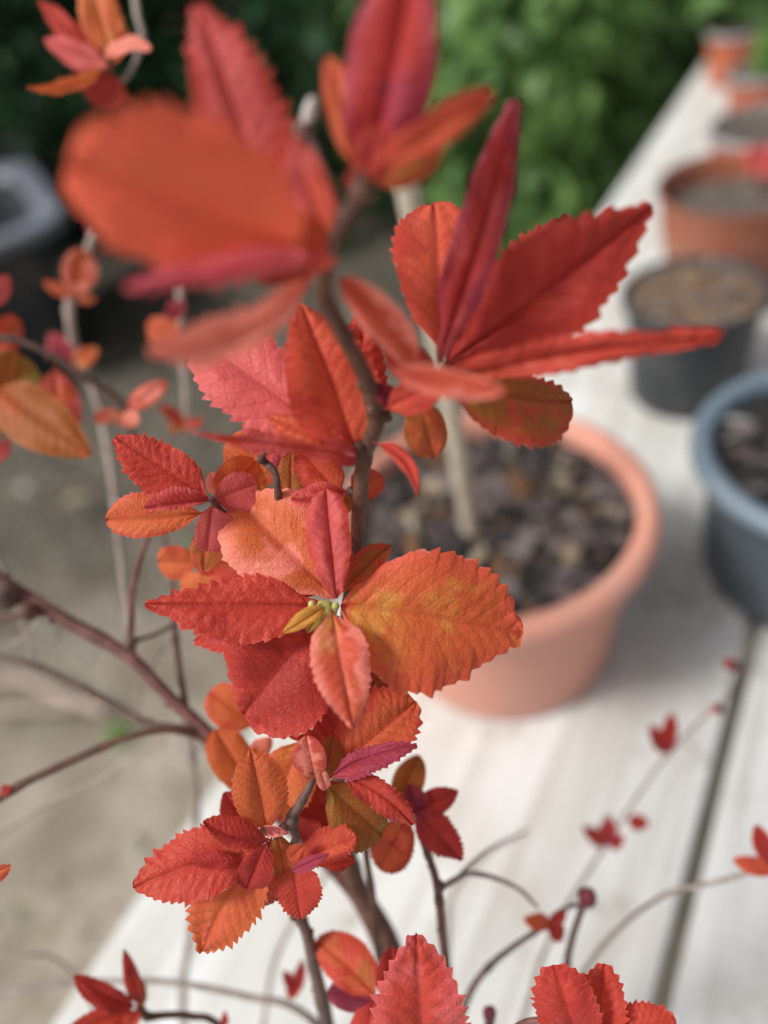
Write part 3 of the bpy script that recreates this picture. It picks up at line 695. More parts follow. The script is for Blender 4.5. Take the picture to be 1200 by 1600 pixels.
# --- top centre shoot
L_('main', (572, 285, 11.6), (640, -45, 10.2), (74, 72), ('cr', 'rd', 'mg'), roll=12, fold=24, sag=-.05, sh='rd', teeth=.3, under='mg')
L_('main', (560, 275, 11.5), (512, 82, 11.2), (24, 38), ('og', 'og', 'rd'), roll=-5, fold=12, sh='el', teeth=.4, under='og')
L_('main', (565, 278, 11.1), (772, 150, 10.6), (30, 24), ('co', 'og', 'rd'), roll=-25, fold=16, bow=.02, sh='ob', teeth=.4, under='or_')
L_('main', (570, 282, 11.3), (690, 215, 11.3), (18, 38), ('br', 'or_', 'dr'), roll=5, fold=12, bow=-.04, sh='el', teeth=.4, under='or_')
L_('main', (572, 290, 11.3), (590, 190, 11.2), (28, 26), ('dr', 'rd', 'dr'), roll=10, sh='el', teeth=.4)
L_('main', (560, 300, 11.2), (550, 262, 11), 18, ('dr', 'dr', 'dr'), hi=False)
# --- right fan
L_('main', (690, 566, 15.0), (680, 305, 15.6), (70, 72), ('co', 'or_', 'rd'), roll=-8, fold=8, sh='ob', teeth=.6, sag=.03, under='sa')
L_('main', (684, 570, 13.8), (805, 150, 12.2), (40, 34), ('cr', 'pk', 'mg'), roll=20, fold=34, sag=-.02, bow=-.015, sh='ln', teeth=.2, under='mg', pl=[(.1, 16), (.3, 40), (.5, 44), (.7, 38), (.85, 26), (.95, 14)], pr=[(.1, 14), (.3, 36), (.5, 36), (.7, 28), (.85, 18), (.95, 10)])
L_('main', (700, 566, 14.8), (1022, 322, 13.4), (66, 74), ('cr', 'dr', 'rd'), roll=-10, fold=(46, 18), sag=.05, sh='ov', teeth=.6, under='mg', pl=[(.1, 20), (.25, 62), (.45, 86), (.65, 72), (.82, 42), (.94, 16)], pr=[(.1, 22), (.3, 66), (.5, 80), (.7, 62), (.85, 34), (.95, 12)])
L_('main', (690, 575, 15.1), (900, 330, 15.4), (40, 44), ('dr', 'br', 'dr'), roll=0, fold=10, sh='el', teeth=.8)
L_('main', (690, 592, 14.0), (1132, 526, 12.0), (30, 24), ('rd', 'or_', 'rd'), roll=-10, fold=26, bow=.02, sag=.0, sh='ln', teeth=.3, under='rd', pl=[(.15, 24), (.4, 32), (.65, 30), (.85, 20), (.95, 12)], pr=[(.15, 16), (.4, 24), (.65, 24), (.85, 16), (.95, 10)])
L_('main', (680, 590, 14.6), (902, 625, 15.8), (38, 76), ('br', 'yo', 'rd'), roll=12, fold=8, sag=.05, bow=-.05, sh='ob', teeth=.8, under='sa')
L_('main', (655, 622, 14.8), (680, 718, 15.2), (30, 38), ('or_', 'yo', 'br'), fold=8, sh='el', teeth=.3, under='og')
L_('main', (650, 590, 13.6), (532, 440, 12.2), (34, 30), ('co', 'rd', 'sa'), roll=14, fold=20, bow=-.10, sh='ob', teeth=.5, under='sa')
L_('main', (600, 572, 12.4), (790, 606, 12.0), (20, 26), ('co', 'rd', 'sa'), roll=14, fold=12, bow=-.04, sh='el', teeth=.2, under='sa')
L_('main', (600, 640, 14.4), (700, 590, 14), (26, 30), ('rd', 'co', 'rd'), roll=0, sh='el', teeth=.2, under='rd')
L_('main', (640, 640, 14.7), (580, 600, 14.3), (20, 16), ('pu', 'dr', 'dr'), sh='el', teeth=.2, hi=False)
L_('main', (676, 590, 14.3), (600, 540, 13.4), (30, 30), ('rd', 'or_', 'dr'), roll=15, sh='el', teeth=.3)
# --- centre left shoot
L_('main', (550, 705, 15.8), (303, 522, 16.6), (70, 62), ('pk', 'rd', 'pk'), roll=-8, fold=12, sag=.05, sh='ob', teeth=.8, under='pk')
L_('main', (560, 715, 15.4), (470, 472, 14.7), (74, 72), ('co', 'or_', 'rd'), roll=-6, fold=14, sag=.05, sh='ov', teeth=.6, under='sa')
L_('main', (555, 712, 14.8), (303, 680, 13.8), (16, 18), ('pk', 'co', 'rd'), roll=40, fold=25, bow=-.05, sh='ov', teeth=.4, under='pk')
L_('main', (560, 700, 16.2), (568, 480, 15.8), (46, 40), ('rd', 'co', 'dr'), roll=8, fold=10, sh='ov', teeth=.5)
L_('main', (556, 718, 15.2), (415, 650, 15.2), (26, 30), ('or_', 'dr', 'rd'), roll=0, fold=18, sh='ov', teeth=.3)
L_('main', (582, 690, 15.1), (652, 776, 14.2), (13, 14), ('rd', 'dr', 'rd'), roll=20, fold=28, bow=.14, sh='ln', teeth=.2, under='co')
L_('main', (558, 725, 15.2), (500, 690, 15), (16, 22), ('dr', 'pu', 'dr'), hi=False, teeth=.2)
# --- centre knot of leaves behind
L_('centre', (408, 775, 18.4), (388, 668, 18.2), (46, 50), ('og', 'yo', 'or_'), fold=6, sh='rd', teeth=.35, under='og')
L_('centre', (450, 730, 18.0), (395, 650, 17.9), (34, 32), ('pk', 'og', 'pk'), sh='rd', teeth=.8)
L_('centre', (535, 778, 17.4), (465, 700, 17.2), (34, 34), ('co', 'og', 'rd'), roll=-10, fold=14, sh='el', teeth=.5)
L_('centre', (470, 780, 17.7), (500, 700, 17.5), (34, 34), ('rd', 'co', 'co'), roll=5, sh='el', teeth=.6)
L_('centre', (545, 765, 16.9), (455, 778, 16.6), (22, 26), ('dr', 'rd', 'pk'), roll=-20, fold=40, bow=.10, sh='el', teeth=.9, under='pk')
L_('centre', (470, 780, 17.8), (560, 786, 17.9), (24, 26), ('br', 'og', 'or_'), sh='el', teeth=.6)
L_('centre', (545, 770, 18.2), (598, 742, 18.5), (26, 26), ('or_', 'co', 'rd'), sh='el', teeth=.8, hi=True)
L_('centre', (560, 700, 16.4), (408, 692, 16.5), (6, 5), ('rd', 'br', 'rd'), roll=20, fold=20, bow=-.06, sh='el', teeth=0)
L_('centre', (440, 740, 17.9), (436, 700, 17.8), (16, 18), ('mg', 'pk', 'pk'), hi=False)
L_('centre', (455, 790, 17.5), (455, 705, 17.6), (22, 24), ('br', 'gn', 'br'), sh='el', teeth=.3)
# --- mid left shoot
L_('midleft', (325, 800, 17.4), (162, 812, 17.2), (28, 42), ('og', 'og', 'co'), roll=-5, fold=10, sag=.04, bow=.03, sh='ob', teeth=.5, under='og')
L_('midleft', (330, 782, 17.0), (178, 680, 16.8), (48, 36), ('rd', 'dr', 'rd'), roll=-12, fold=12, sag=.03, sh='ov', teeth=1.0)
L_('midleft', (332, 782, 16.6), (226, 790, 16.1), (8, 26), ('cr', 'dr', 'pk'), roll=-28, fold=30, bow=.03, sh='el', teeth=1.0, under='mg')
L_('midleft', (330, 782, 17.2), (402, 756, 17.6), (28, 34), ('pk', 'rd', 'pk'), fold=8, sh='rd', teeth=.8)
L_('midleft', (332, 785, 17.1), (322, 862, 17.2), (44, 20), ('pk', 'rd', 'pk'), fold=10, sh='rd', teeth=.9)
L_('midleft', (322, 812, 17.7), (318, 892, 17.6), (30, 22), ('br', 'og', 'or_'), fold=8, sh='ob', teeth=.6)
L_('midleft', (345, 775, 17.8), (328, 738, 17.9), (14, 16), ('sa', 'og', 'sa'), hi=False)
L_('midleft', (312, 880, 20.5), (246, 878, 20.5), (28, 28), ('og', 'or_', 'co'), sh='rd', teeth=.4, hi=True)
L_('midleft', (345, 915, 20), (280, 918, 20), (16, 22), ('og', 'yo', 'og'), sh='rd', teeth=.5)
L_('midleft', (360, 890, 19.6), (300, 868, 19.4), (22, 26), ('or_', 'dr', 'rd'), sh='el', teeth=.5)
L_('midleft', (400, 920, 19.2), (330, 895, 19.3), (24, 26), ('rd', 'og', 'or_'), sh='el', teeth=.5)
# --- wrinkled orange leaf and pink upright
L_('rosette', (528, 935, 16.9), (372, 782, 17.4), (62, 74), ('og', 'og', 'sa'), roll=0, fold=16, sag=.07, sh='rd', teeth=.5, pl=[(.1, 18), (.3, 60), (.5, 78), (.7, 80), (.85, 66), (.95, 44)], pr=[(.1, 26), (.3, 62), (.5, 74), (.7, 72), (.85, 54), (.95, 34)], under='og')
L_('rosette', (526, 935, 16.2), (508, 765, 16.0), (36, 34), ('pk', 'pk', 'rd'), roll=6, fold=26, sag=.03, sh='el', teeth=.06, pl=[(.1, 16), (.3, 30), (.5, 38), (.75, 34), (.9, 24)], pr=[(.1, 14), (.3, 26), (.5, 34), (.75, 34), (.9, 26)], under='pk')
L_('rosette', (530, 928, 16.4), (508, 815, 16.6), (26, 32), ('rd', 'or_', 'rd'), roll=-10, fold=20, sh='ov', teeth=.2)
# --- central rosette
L_('rosette', (528, 962, 17.4), (468, 1165, 17.6), (66, 60), ('cr', 'rd', 'rd'), roll=0, fold=6, sag=.05, sh='ob', teeth=.8)
L_('rosette', (560, 970, 17.9), (602, 1100, 18.6), (42, 42), ('br', 'dr', 'dr'), fold=8, sh='el', teeth=.5)
L_('rosette', (508, 958, 17.0), (378, 1120, 17.1), (86, 74), ('dr', 'cr', 'rd'), roll=0, fold=14, sag=.06, sh='rd', teeth=.7, pl=[(.1, 36), (.3, 76), (.5, 96), (.7, 94), (.85, 72), (.95, 42)], pr=[(.1, 48), (.25, 86), (.4, 104), (.6, 94), (.8, 60), (.93, 32)], label='deep red quilted leaf')
L_('rosette', (512, 948, 16.6), (224, 942, 16.2), (42, 34), ('rd', 'dr', 'rd'), roll=-6, fold=(20, 40), sag=-.02, bow=.0, sh='ov', teeth=.7, pl=[(.1, 26), (.25, 50), (.4, 60), (.6, 55), (.75, 40), (.88, 18)], pr=[(.1, 14), (.25, 38), (.4, 44), (.6, 36), (.8, 20), (.92, 8)], label='long dark red folded leaf')
L_('rosette', (532, 945, 16.4), (820, 992, 16.6), (118, 88), ('ox', 'yo', 'co'), roll=0, fold=10, sag=.05, bow=.02, sh='el', teeth=.75, pl=[(.1, 38), (.2, 72), (.35, 96), (.55, 100), (.72, 86), (.86, 56), (.95, 26)], pr=[(.1, 58), (.2, 98), (.32, 120), (.5, 116), (.66, 92), (.8, 56), (.92, 24)], under='og', label='large orange leaf with yellow base')
L_('rosette', (536, 925, 16.6), (612, 852, 16.8), (26, 18), ('br', 'or_', 'rd'), roll=-5, fold=22, bow=.03, sh='el', teeth=.25)
L_('rosette', (518, 950, 15.9), (552, 1138, 15.0), (44, 46), ('co', 'yo', 'sa'), roll=0, fold=12, sag=.05, sh='ov', teeth=.45, under='sa', label='salmon orange leaf hanging towards the viewer')
L_('rosette', (512, 946, 16.1), (441, 990, 15.9), (11, 16), ('yo', 'gn', 'yo'), roll=10, fold=24, sh='ov', teeth=.1, under='yo', hi=True)
L_('rosette', (505, 950, 16.3), (480, 990, 16.6), (12, 12), ('gn', 'yo', 'rd'), fold=14, hi=False)
# --- shoot below the rosette
L_('lower', (485, 1225, 18.4), (425, 1240, 18.6), (44, 48), ('or_', 'yo', 'og'), sh='rd', teeth=.6)
L_('lower', (475, 1150, 18.2), (428, 1262, 18.2), (50, 46), ('og', 'yo', 'og'), fold=7, sh='ob', teeth=.7)
L_('lower', (500, 1285, 18.8), (470, 1310, 18.8), (60, 55), ('dr', 'rd', 'dr'), sh='rd', teeth=.3)
L_('lower', (415, 1255, 19.2), (560, 1268, 19.4), (44, 44), ('dr', 'or_', 'dr'), sh='rd', teeth=.4)
L_('lower', (505, 1222, 17.5), (600, 1308, 17.9), (50, 50), ('br', 'gn', 'br'), roll=0, fold=8, sh='ob', teeth=.7, under='gn')
L_('lower', (510, 1215, 17.3), (650, 1096, 17.6), (62, 44), ('or_', 'br', 'rd'), roll=0, fold=10, sag=.05, sh='ob', teeth=.9, under='mg')
L_('lower', (510, 1218, 17.0), (652, 1165, 16.8), (16, 24), ('mg', 'cr', 'mg'), roll=10, fold=14, bow=.05, sh='ov', teeth=.7, under='mg')
L_('lower', (530, 1212, 17.0), (646, 1292, 16.9), (22, 24), ('rd', 'cr', 'dr'), roll=-10, fold=18, bow=.09, sh='el', teeth=.7, under='co')
L_('lower', (492, 1218, 17.0), (478, 1150, 16.7), (28, 26), ('sa', 'br', 'rd'), roll=6, fold=22, sh='el', teeth=.1, under='sa')
L_('lower', (505, 1225, 17.2), (520, 1150, 17.2), (20, 22), ('br', 'gn', 'br'), fold=20, sh='el', teeth=.1)
L_('lower', (510, 1235, 17.1), (498, 1195, 16.8), (11, 10), ('sa', 'co', 'sa'), fold=20, hi=False, teeth=.1)
L_('lower', (405, 1135, 20.5), (328, 1082, 20.2), (34, 32), ('og', 'or_', 'co'), fold=8, sh='rd', teeth=.5)
L_('lower', (400, 1245, 20.6), (338, 1140, 20.6), (36, 32), ('og', 'or_', 'og'), fold=8, sh='rd', teeth=.5)
L_('lower', (420, 1180, 19.8), (395, 1160, 19.6), (26, 22), ('sa', 'og', 'sa'), hi=False)
L_('lower', (395, 1300, 18.6), (350, 1238, 18.6), (30, 30), ('dr', 'rd', 'dr'), teeth=.5)
L_('lower', (560, 1100, 19), (520, 1180, 19), (50, 50), ('dr', 'rd', 'dr'), sh='rd', teeth=.3)
# --- lower left shoot
L_('lowleft', (412, 1312, 17.2), (314, 1490, 17.5), (54, 52), ('or_', 'br', 'og'), roll=0, fold=9, sag=.05, bow=-.03, sh='ov', teeth=1.1)
L_('lowleft', (405, 1330, 17.0), (206, 1388, 16.9), (50, 52), ('rd', 'or_', 'rd'), roll=0, fold=10, sag=.04, bow=-.03, sh='ov', teeth=1.1)
L_('lowleft', (424, 1312, 16.7), (318, 1282, 16.3), (18, 30), ('cr', 'dr', 'rd'), roll=-10, fold=18, bow=.10, sh='el', teeth=.6, under='mg')
L_('lowleft', (418, 1312, 16.9), (385, 1390, 16.9), (30, 26), ('cr', 'dr', 'cr'), fold=12, sh='ob', teeth=.5)
L_('lowleft', (372, 1345, 16.7), (285, 1350, 16.6), (12, 16), ('cr', 'dr', 'cr'), fold=16, roll=-15, sh='ov', teeth=.7, under='cr')
L_('lowleft', (418, 1303, 17.0), (392, 1172, 16.9), (40, 44), ('og', 'or_', 'og'), roll=0, fold=9, sag=.04, sh='el', teeth=.85, under='og')
L_('lowleft', (405, 1295, 16.8), (452, 1302, 16.7), (8, 10), ('mg', 'gn', 'sa'), hi=False, teeth=0)
L_('lowleft', (432, 1300, 17.2), (446, 1372, 17.2), (24, 24), ('og', 'gn', 'br'), fold=16, sh='ob', teeth=.1)
L_('lowleft', (462, 1345, 17.3), (555, 1308, 17.2), (30, 24), ('co', 'og', 'rd'), fold=10, sh='rd', teeth=.9)
L_('lowleft', (505, 1350, 17.5), (555, 1345, 17.5), (16, 12), ('rd', 'rd', 'dr'), hi=False)
L_('lowleft', (456, 1346, 17.2), (470, 1437, 17.3), (40, 32), ('rd', 'or_', 'rd'), fold=10, sh='ov', teeth=1.1)
L_('lowleft', (452, 1362, 16.8), (514, 1334, 16.6), (9, 12), ('mg', 'mg', 'mg'), roll=10, fold=20, sh='ov', teeth=.3, hi=True)
L_('lowleft', (448, 1345, 16.9), (478, 1320, 16.9), (14, 12), ('or_', 'br', 'rd'), hi=True, teeth=.6)
# --- shoot to the right, slightly soft
L_('right', (618, 1265, 20), (655, 1180, 20.4), (24, 26), ('br', 'or_', 'br'), sh='el', teeth=.2)
L_('right', (648, 1268, 20), (716, 1236, 20), (20, 20), ('dr', 'pu', 'dr'), roll=-5, fold=14, sh='ov', teeth=.8)
L_('right', (648, 1262, 19.9), (722, 1346, 19.8), (28, 26), ('dr', 'pu', 'cr'), roll=-5, fold=14, sh='ov', teeth=1.0)
L_('right', (642, 1268, 20.1), (592, 1360, 20.2), (34, 34), ('or_', 'br', 'dr'), fold=10, sh='ob', teeth=.8)
L_('right', (655, 1275, 20), (640, 1225, 19.9), (18, 22), ('pu', 'mg', 'dr'), hi=False)
for br_, b_, t_, w_, c_ in (
 ('rosette', (520, 960, 17.6), (560, 1110, 18.0), 44, ('dr', 'cr', 'dr')),
 ('rosette', (500, 955, 17.4), (300, 1000, 18.0), 34, ('cr', 'dr', 'rd')),
 ('rosette', (520, 930, 17.4), (440, 850, 18.2), 44, ('or_', 'og', 'rd')),
 ('rosette', (530, 930, 17.2), (560, 860, 17.6), 24, ('br', 'dr', 'br')),
 ('midleft', (335, 785, 17.6), (400, 720, 18.2), 34, ('og', 'or_', 'og')),
 ('midleft', (335, 800, 17.8), (400, 850, 18.2), 34, ('rd', 'pk', 'rd')),
 ('lower', (500, 1200, 17.8), (560, 1110, 18.2), 38, ('dr', 'rd', 'dr')),
 ('lower', (470, 1270, 18.0), (420, 1215, 18.6), 30, ('br', 'or_', 'br')),
 ('lowleft', (420, 1310, 17.5), (300, 1340, 17.9), 36, ('dr', 'rd', 'dr')),
 ('lowleft', (425, 1305, 17.5), (400, 1420, 18.0), 36, ('or_', 'br', 'dr')),
 ('main', (560, 700, 16.0), (430, 600, 16.6), 50, ('rd', 'pk', 'pk')),
 ('main', (690, 580, 15.4), (790, 520, 15.8), 44, ('dr', 'br', 'dr')),
 ('main', (500, 400, 12.4), (390, 250, 12.6), 46, ('rd', 'co', 'pk'))):
    L_(br_, b_, t_, w_, c_, fold=12, sag=.05, sh='el', teeth=.8)
# --- bottom
L_('bottommid', (664, 1700, 17.6), (650, 1462, 16.9), (72, 70), ('rd', 'pk', 'pk'), fold=8, sag=.03, sh='ov', teeth=1.3, under='pk')
L_('lowbud', (592, 1562, 20), (492, 1470, 21.2), (30, 40), ('or_', 'br', 'rd'), roll=5, fold=12, bow=-.04, sh='el', teeth=.4)
L_('lowbud', (590, 1568, 20), (515, 1540, 20.5), (26, 18), ('pu', 'dr', 'pu'), roll=0, fold=16, sh='rd', teeth=.3)
L_('lowbud', (612, 1570, 19.6), (612, 1480, 20), (26, 28), ('dr', 'rd', 'dr'), sh='el', teeth=.3)
L_('lowbud', (585, 1560, 19.6), (566, 1660, 19), (32, 30), ('rd', 'cr', 'rd'), sh='el', teeth=.4)
L_('bottomright', (915, 1665, 17.4), (866, 1512, 17.1), (48, 46), ('cr', 'pk', 'rd'), fold=8, sh='rd', teeth=1.0)
L_('bottomright', (928, 1665, 17.6), (944, 1508, 17.6), (38, 40), ('rd', 'or_', 'rd'), fold=12, sh='el', teeth=1.1)
L_('bottomright', (925, 1640, 17.3), (1056, 1592, 17.2), (34, 40), ('rd', 'co', 'rd'), fold=8, bow=.03, sh='el', teeth=1.1)
L_('bottomleft', (216, 1574, 21.6), (118, 1524, 21), (20, 14), ('cr', 'dr', 'dr'), fold=20, bow=.04, sh='el', teeth=.5)
L_('bottomleft', (218, 1572, 21.8), (194, 1484, 21.2), (13, 12), ('rd', 'cr', 'dr'), fold=26, sh='ov', teeth=.2, hi=True)
L_('bottomleft', (214, 1578, 21.7), (98, 1612, 20.8), (22, 18), ('rd', 'cr', 'rd'), fold=16, sh='ov', teeth=.6)
L_('bottomleft', (219, 1576, 21.9), (220, 1530, 21.8), (8, 9), ('br', 'og', 'br'), hi=False)
L_('bottomleft', (220, 1580, 21.6), (182, 1625, 21), (10, 12), ('co', 'rd', 'rd'), hi=False)
L_('bottomleft', (350, 1605, 22.6), (353, 1580, 22.5), 6, ('cr', 'rd', 'dr'), hi=False)
# --- far left, blurred
L_('farleft', (-10, 600, 24.5), (142, 712, 23.5), (40, 52), ('br', 'or_', 'br'), fold=8, sh='ov', teeth=.2, under='yo')
L_('farleft', (5, 690, 24.7), (30, 552, 25), (46, 40), ('br', 'gn', 'gn'), fold=10, sh='rd', teeth=.2, under='yo')
L_('farleft', (85, 570, 25.4), (95, 690, 25.2), (34, 34), ('or_', 'br', 'pk'), fold=8, sh='rd', teeth=.2, under='sa')
L_('farleft', (20, 660, 25), (-20, 610, 25), (30, 30), ('og', 'co', 'og'), sh='el', teeth=.2)
L_('farleft', (-20, 560, 25), (25, 495, 25), (24, 26), ('or_', 'rd', 'rd'), sh='el', hi=False)
L_('farleft', (-20, 480, 25), (14, 430, 25), (14, 16), ('pk', 'rd', 'pk'), hi=False)
L_('farleft', (-15, 720, 24), (15, 688, 24), (14, 14), ('pk', 'pk', 'pk'), hi=False)
L_('back1', (118, 462, 29.5), (130, 388, 29.2), (26, 28), ('or_', 'co', 'sa'), roll=10, sh='el', teeth=.2, under='sa')
L_('back1', (115, 464, 29.5), (66, 440, 29.2), (9, 9), ('or_', 'br', 'or_'), hi=False)
L_('back1', (120, 465, 29.5), (152, 468, 29.5), (7, 9), ('br', 'or_', 'dr'), hi=False)
L_('back1', (112, 568, 29.8), (76, 520, 29.4), (15, 16), ('mg', 'pk', 'pk'), hi=False, under='pk')
L_('back1', (118, 570, 29.8), (153, 545, 29.4), (15, 13), ('og', 'yo', 'or_'), hi=False)
L_('back2', (196, 640, 25.5), (261, 596, 25), (15, 16), ('sa', 'co', 'co'), roll=6, sh='el', teeth=.1, hi=True, under='sa')
L_('back2', (192, 645, 25.5), (145, 656, 25.2), (12, 13), ('sa', 'yo', 'co'), sh='el', teeth=.1, hi=False)
L_('back2', (197, 642, 25.4), (212, 664, 25.2), (13, 14), ('sa', 'yo', 'sa'), sh='rd', teeth=.1, hi=False)
L_('back2', (196, 645, 25.6), (190, 668, 25.5), (10, 10), ('sa', 'yo', 'sa'), sh='rd', teeth=.1, hi=False)
L_('back3', (285, 468, 30), (262, 505, 30), (12, 14), ('mg', 'pk', 'pk'), hi=False)
L_('back3', (284, 545, 30), (232, 500, 30), (24, 24), ('or_', 'rd', 'or_'), hi=False)
L_('back3', (292, 665, 30), (248, 632, 29), (9, 10), ('rd', 'or_', 'rd'), hi=False)
L_('back3', (290, 662, 30), (262, 672, 30), (10, 12), ('br', 'yo', 'br'), hi=False)
L_('back3', (290, 668, 30), (318, 655, 29), (8, 8), ('rd', 'sa', 'rd'), hi=False)
L_('left3', (0, 1235, 21.6), (18, 1233, 21.5), (8, 10), ('dr', 'cr', 'dr'), hi=False)
L_('farleft', (-30, 1375, 18), (17, 1352, 17.8), (15, 16), ('or_', 'og', 'rd'), hi=True)
# --- right hand twigs
L_('budarm', (862, 1445, 23.8), (820, 1436, 23.4), (13, 14), ('or_', 'rd', 'or_'), sh='el', teeth=.1, hi=False)
L_('budarm', (858, 1442, 23.9), (880, 1470, 23.8), (15, 13), ('dr', 'pu', 'dr'), sh='el', teeth=.1, hi=False)
L_('budarm', (860, 1445, 23.9), (884, 1424, 23.8), (10, 10), ('dr', 'mg', 'dr'), hi=False)
L_('rightarc', (1210, 1360, 23.8), (1148, 1344, 23.5), (15, 13), ('co', 'og', 'rd'), sh='el', teeth=.1, hi=False)
L_('rightarc', (1205, 1352, 23.8), (1182, 1290, 23.6), (16, 14), ('dr', 'pu', 'cr'), sh='el', teeth=.1, hi=False)
L_('long', (1042, 1178, 30.5), (1050, 1116, 30), (12, 12), ('cr', 'mg', 'cr'), roll=10, sh='el', teeth=.2, hi=False)
L_('long', (1042, 1178, 30.6), (1018, 1136, 30), (13, 12), ('cr', 'pu', 'dr'), sh='el', teeth=.2, hi=False)
L_('long', (948, 1322, 30.8), (950, 1272, 30), (12, 13), ('cr', 'mg', 'cr'), hi=False)
L_('long', (946, 1322, 30.8), (912, 1290, 30), (11, 12), ('cr', 'pk', 'dr'), hi=False)
L_('long', (950, 1322, 30.8), (974, 1306, 30), (11, 12), ('dr', 'mg', 'dr'), hi=False)
L_('long', (980, 1282, 30.8), (1012, 1288, 30), (12, 12), ('dr', 'mg', 'dr'), sh='el', hi=False)
L_('long', (1142, 1045, 30.3), (1132, 1028, 30), (8, 8), ('pk', 'mg', 'pk'), hi=False)
L_('long', (1130, 1105, 31), (1108, 1110, 31), (7, 7), ('sa', 'pk', 'sa'), hi=False)
L_('thin', (462, 1550, 25), (472, 1500, 24.6), (9, 10), ('cr', 'mg', 'rd'), hi=False)
L_('thin', (462, 1548, 25), (442, 1518, 24.6), (9, 9), ('rd', 'pk', 'rd'), hi=False)
L_('thin', (464, 1530, 25), (452, 1562, 24.6), (11, 11), ('dr', 'rd', 'rd'), hi=False)

# red seedling in the terracotta pot at the right
def seedling():
    c = on_plane(1186, 300, z4)
    e = empty('seedling', c); tag(e, 'tiny pink red seedling in the brown terracotta pot at the right edge', 'seedling')
    vs, fs = tube([c, c + Vector((.001, 0, .015)), c + Vector((0, .002, .03))], [.0015, .0012, .001], 6)
    link('stem', mesh('stem', vs, fs), [M['bark_red']], e)
    BR['seed'] = e; c2 = c + Vector((0, .002, .028))
    q = c2 - CAM; d = q.dot(fw) * 100; x = 600 + F_PX * q.dot(rt) / q.dot(fw); y = 800 - F_PX * q.dot(up) / q.dot(fw)
    for dx, dy, wd_ in ((-24, -22, 15), (10, -28, 15), (26, 4, 13), (-22, 12, 14), (0, 24, 13)):
        L_('seed', (x, y, d), (x + dx, y + dy, d - .4), wd_, ('pk', 'cr', 'pk'), hi=False)
seedling()

# ------------------------------------------------------------------ the grey tub at the left
def rrect(hx, hy, r, n=6):
    pts = []
    for cx, cy, a0 in ((hx - r, hy - r, 0), (-hx + r, hy - r, 90), (-hx + r, -hy + r, 180), (hx - r, -hy + r, 270)):
        for i in range(n + 1):
            a = R(a0 + 90 * i / n); pts.append((cx + r * math.cos(a), cy + r * math.sin(a)))
    return pts
def loft(name, rings, mat, parent, close_bottom=False, tf=None):
    vs, fs = [], []; n = len(rings[0][0])
    for pts, z in rings:
        for x, y in pts: vs.append(tf @ Vector((x, y, z)))
    for j in range(len(rings) - 1):
        for i in range(n): fs.append((j * n + i, j * n + (i + 1) % n, (j + 1) * n + (i + 1) % n, (j + 1) * n + i))
    if close_bottom: fs.append(tuple(range(n))[::-1])
    return link(name, mesh(name, vs, fs), [mat], parent)
g0 = on_plane(12, 560, GZ)
tub = empty('plastic_tub', g0); tag(tub, 'dark grey plastic tub with a broad pale rim on the ground at the left edge', 'tub')
tf = Matrix.Translation(g0 + Vector((0, .0, 0))) @ Matrix.Rotation(R(20), 4, 'Z')
hz = .36
loft('body', [(rrect(0.188, 0.188, 0.062), .004), (rrect(0.194, 0.194, 0.062), .02), (rrect(0.231, 0.231, 0.075), hz - .03)], M['tub_dark'], tub, True, tf)
loft('rim', [(rrect(0.232, 0.232, 0.075), hz - .035), (rrect(0.278, 0.278, 0.088), hz - .032), (rrect(0.283, 0.283, 0.088), hz - .004), (rrect(0.275, 0.275, 0.088), hz), (rrect(0.225, 0.225, 0.069), hz - .004), (rrect(0.220, 0.220, 0.069), hz - .03)], M['tub'], tub, False, tf)
loft('lining', [(rrect(0.217, 0.217, 0.069), hz - .02), (rrect(0.188, 0.188, 0.062), .04), (rrect(0.025, 0.025, 0.013), .039)], M['tub_dark'], tub, False, tf)
g1 = on_plane(85, 385, GZ)
def bucket(g):
    e = empty('bucket', g); tag(e, 'dim grey bucket standing behind the plastic tub', 'bucket')
    lathe('body', [(0, .001), (.10, .001), (.105, .01), (.135, .36), (.128, .362), (.10, .02), (0, .018)], [M['tub_dark']], e, g, 48)
    lathe('rim', [(.136, .345), (.145, .347), (.147, .362), (.141, .37), (.130, .368), (.129, .35)], [M['grey_rim']], e, g, 48)
bucket(g1)

# ------------------------------------------------------------------ litter on the ground
def pebbles():
    rnd = random.Random(5); vs, fs = [], []
    for _ in range(2600):
        x, y = rnd.uniform(-1.3, .5), rnd.uniform(-.3, 1.7)
        s = .0035 * rnd.lognormvariate(0, .5); s = min(s * (2.2 if rnd.random() < .03 else 1), .02)
        c = Vector((x, y, GZ + .02 * noise.fractal((x * 2.2, y * 2.2, 0), 1, 2, 4) + s * .2)); k = len(vs)
        rot = Matrix.Rotation(rnd.uniform(0, 6.28), 3, 'Z')
        for a in range(5):
            th = math.pi * a / 4
            for b in range(7):
                f = 2 * math.pi * b / 7
                vs.append(c + rot @ Vector((math.sin(th) * math.cos(f) * s * 1.3, math.sin(th) * math.sin(f) * s, math.cos(th) * s * .6)) * rnd.uniform(.88, 1.1))
        for a in range(4):
            for b in range(7): fs.append((k + a * 7 + b, k + a * 7 + (b + 1) % 7, k + (a + 1) * 7 + (b + 1) % 7, k + (a + 1) * 7 + b))
    tag(link('gravel', mesh('gravel', vs, fs), [M['pebble']]), 'scattered pale gravel on the sandy ground left of the table', 'gravel', kind='stuff')
pebbles()
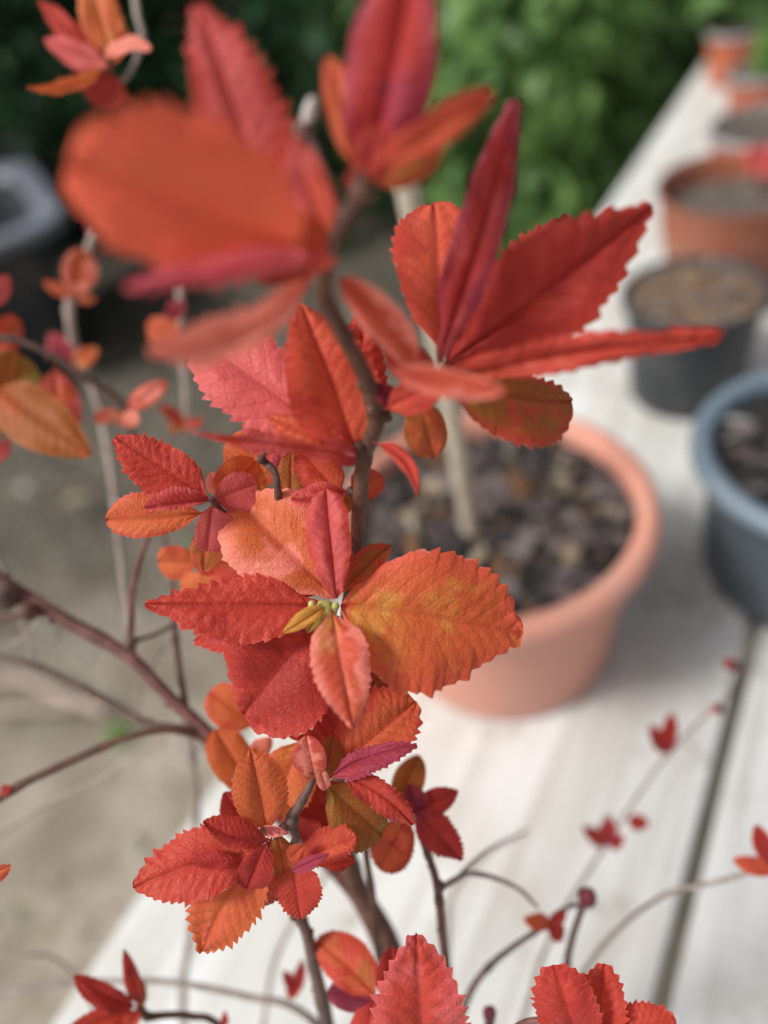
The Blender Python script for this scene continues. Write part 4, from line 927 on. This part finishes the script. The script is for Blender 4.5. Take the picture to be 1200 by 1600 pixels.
def stick(pts, r, label, mat='straw'):
    P2 = [on_plane(x, y, GZ + .03 + r) for x, y in pts]
    vs, fs = tube(P2, [r] * len(P2), 8, True, 2, .1)
    tag(link('dry_stalk', mesh('dry_stalk', vs, fs), [M[mat]]), label, 'stalk', 'dry stalks lying on the ground')
stick([(-30, 1108), (40, 1108), (110, 1107)], .0045, 'straight pale stalk lying on the ground near the left edge')
stick([(40, 1062), (100, 1090), (165, 1110)], .0085, 'thick pale pink stalk lying slantwise on the ground beside the branches')
stick([(-10, 1065), (45, 1060)], .009, 'short pale stub of stalk on the ground at the left edge')
def weed(px, py, s, n, label, seed):
    c = on_plane(px, py, GZ + .01); e = empty('weed', c); tag(e, label, 'weed')
    vs, fs, tone = [], [], []; rnd = random.Random(seed)
    blob_leaves(vs, fs, tone, c + Vector((0, 0, s * .3)), Vector((s, s, s * .5)), n, s * .7, rnd, .1)
    foliage_obj('foliage', vs, fs, tone, M['weed'], e)
    v2, f2 = tube([c, c + Vector((0, 0, s * .3))], [.002, .001], 6)
    link('stem', mesh('stem', v2, f2), [M['stemdark']], e)
weed(52, 1445, .045, 60, 'green weed sprouting on the ground near the bottom left corner', 3)
weed(188, 1148, .022, 26, 'small pale green weed on the ground between two branches', 4)
weed(318, 862, .03, 30, 'green weed on the ground behind the mid left red leaves', 5)
def fallen(px, py, s, label, mat):
    c = on_plane(px, py, GZ + .035); vs, fs = [], []
    n = 12
    for i in range(n + 1):
        u = i / n; wv = s * .42 * math.sin(math.pi * min(1, u ** .8))
        for j in (-1, -.5, 0, .5, 1):
            vs.append(c + Vector(((u - .5) * 2 * s, j * wv, .012 * math.sin(3 * u) + .006 * j * j)))
    for i in range(n):
        for j in range(4): fs.append((i * 5 + j, (i + 1) * 5 + j, (i + 1) * 5 + j + 1, i * 5 + j + 1))
    tag(link('fallen_leaf', mesh('fallen_leaf', vs, fs), [M[mat]]), label, 'leaf')
fallen(122, 788, .028, 'dry pale yellow leaf lying on the dark soil left of the red leaves', 'chip_b')
fallen(76, 1462, .014, 'small dry tan leaf lying beside the green weed', 'chip_b')
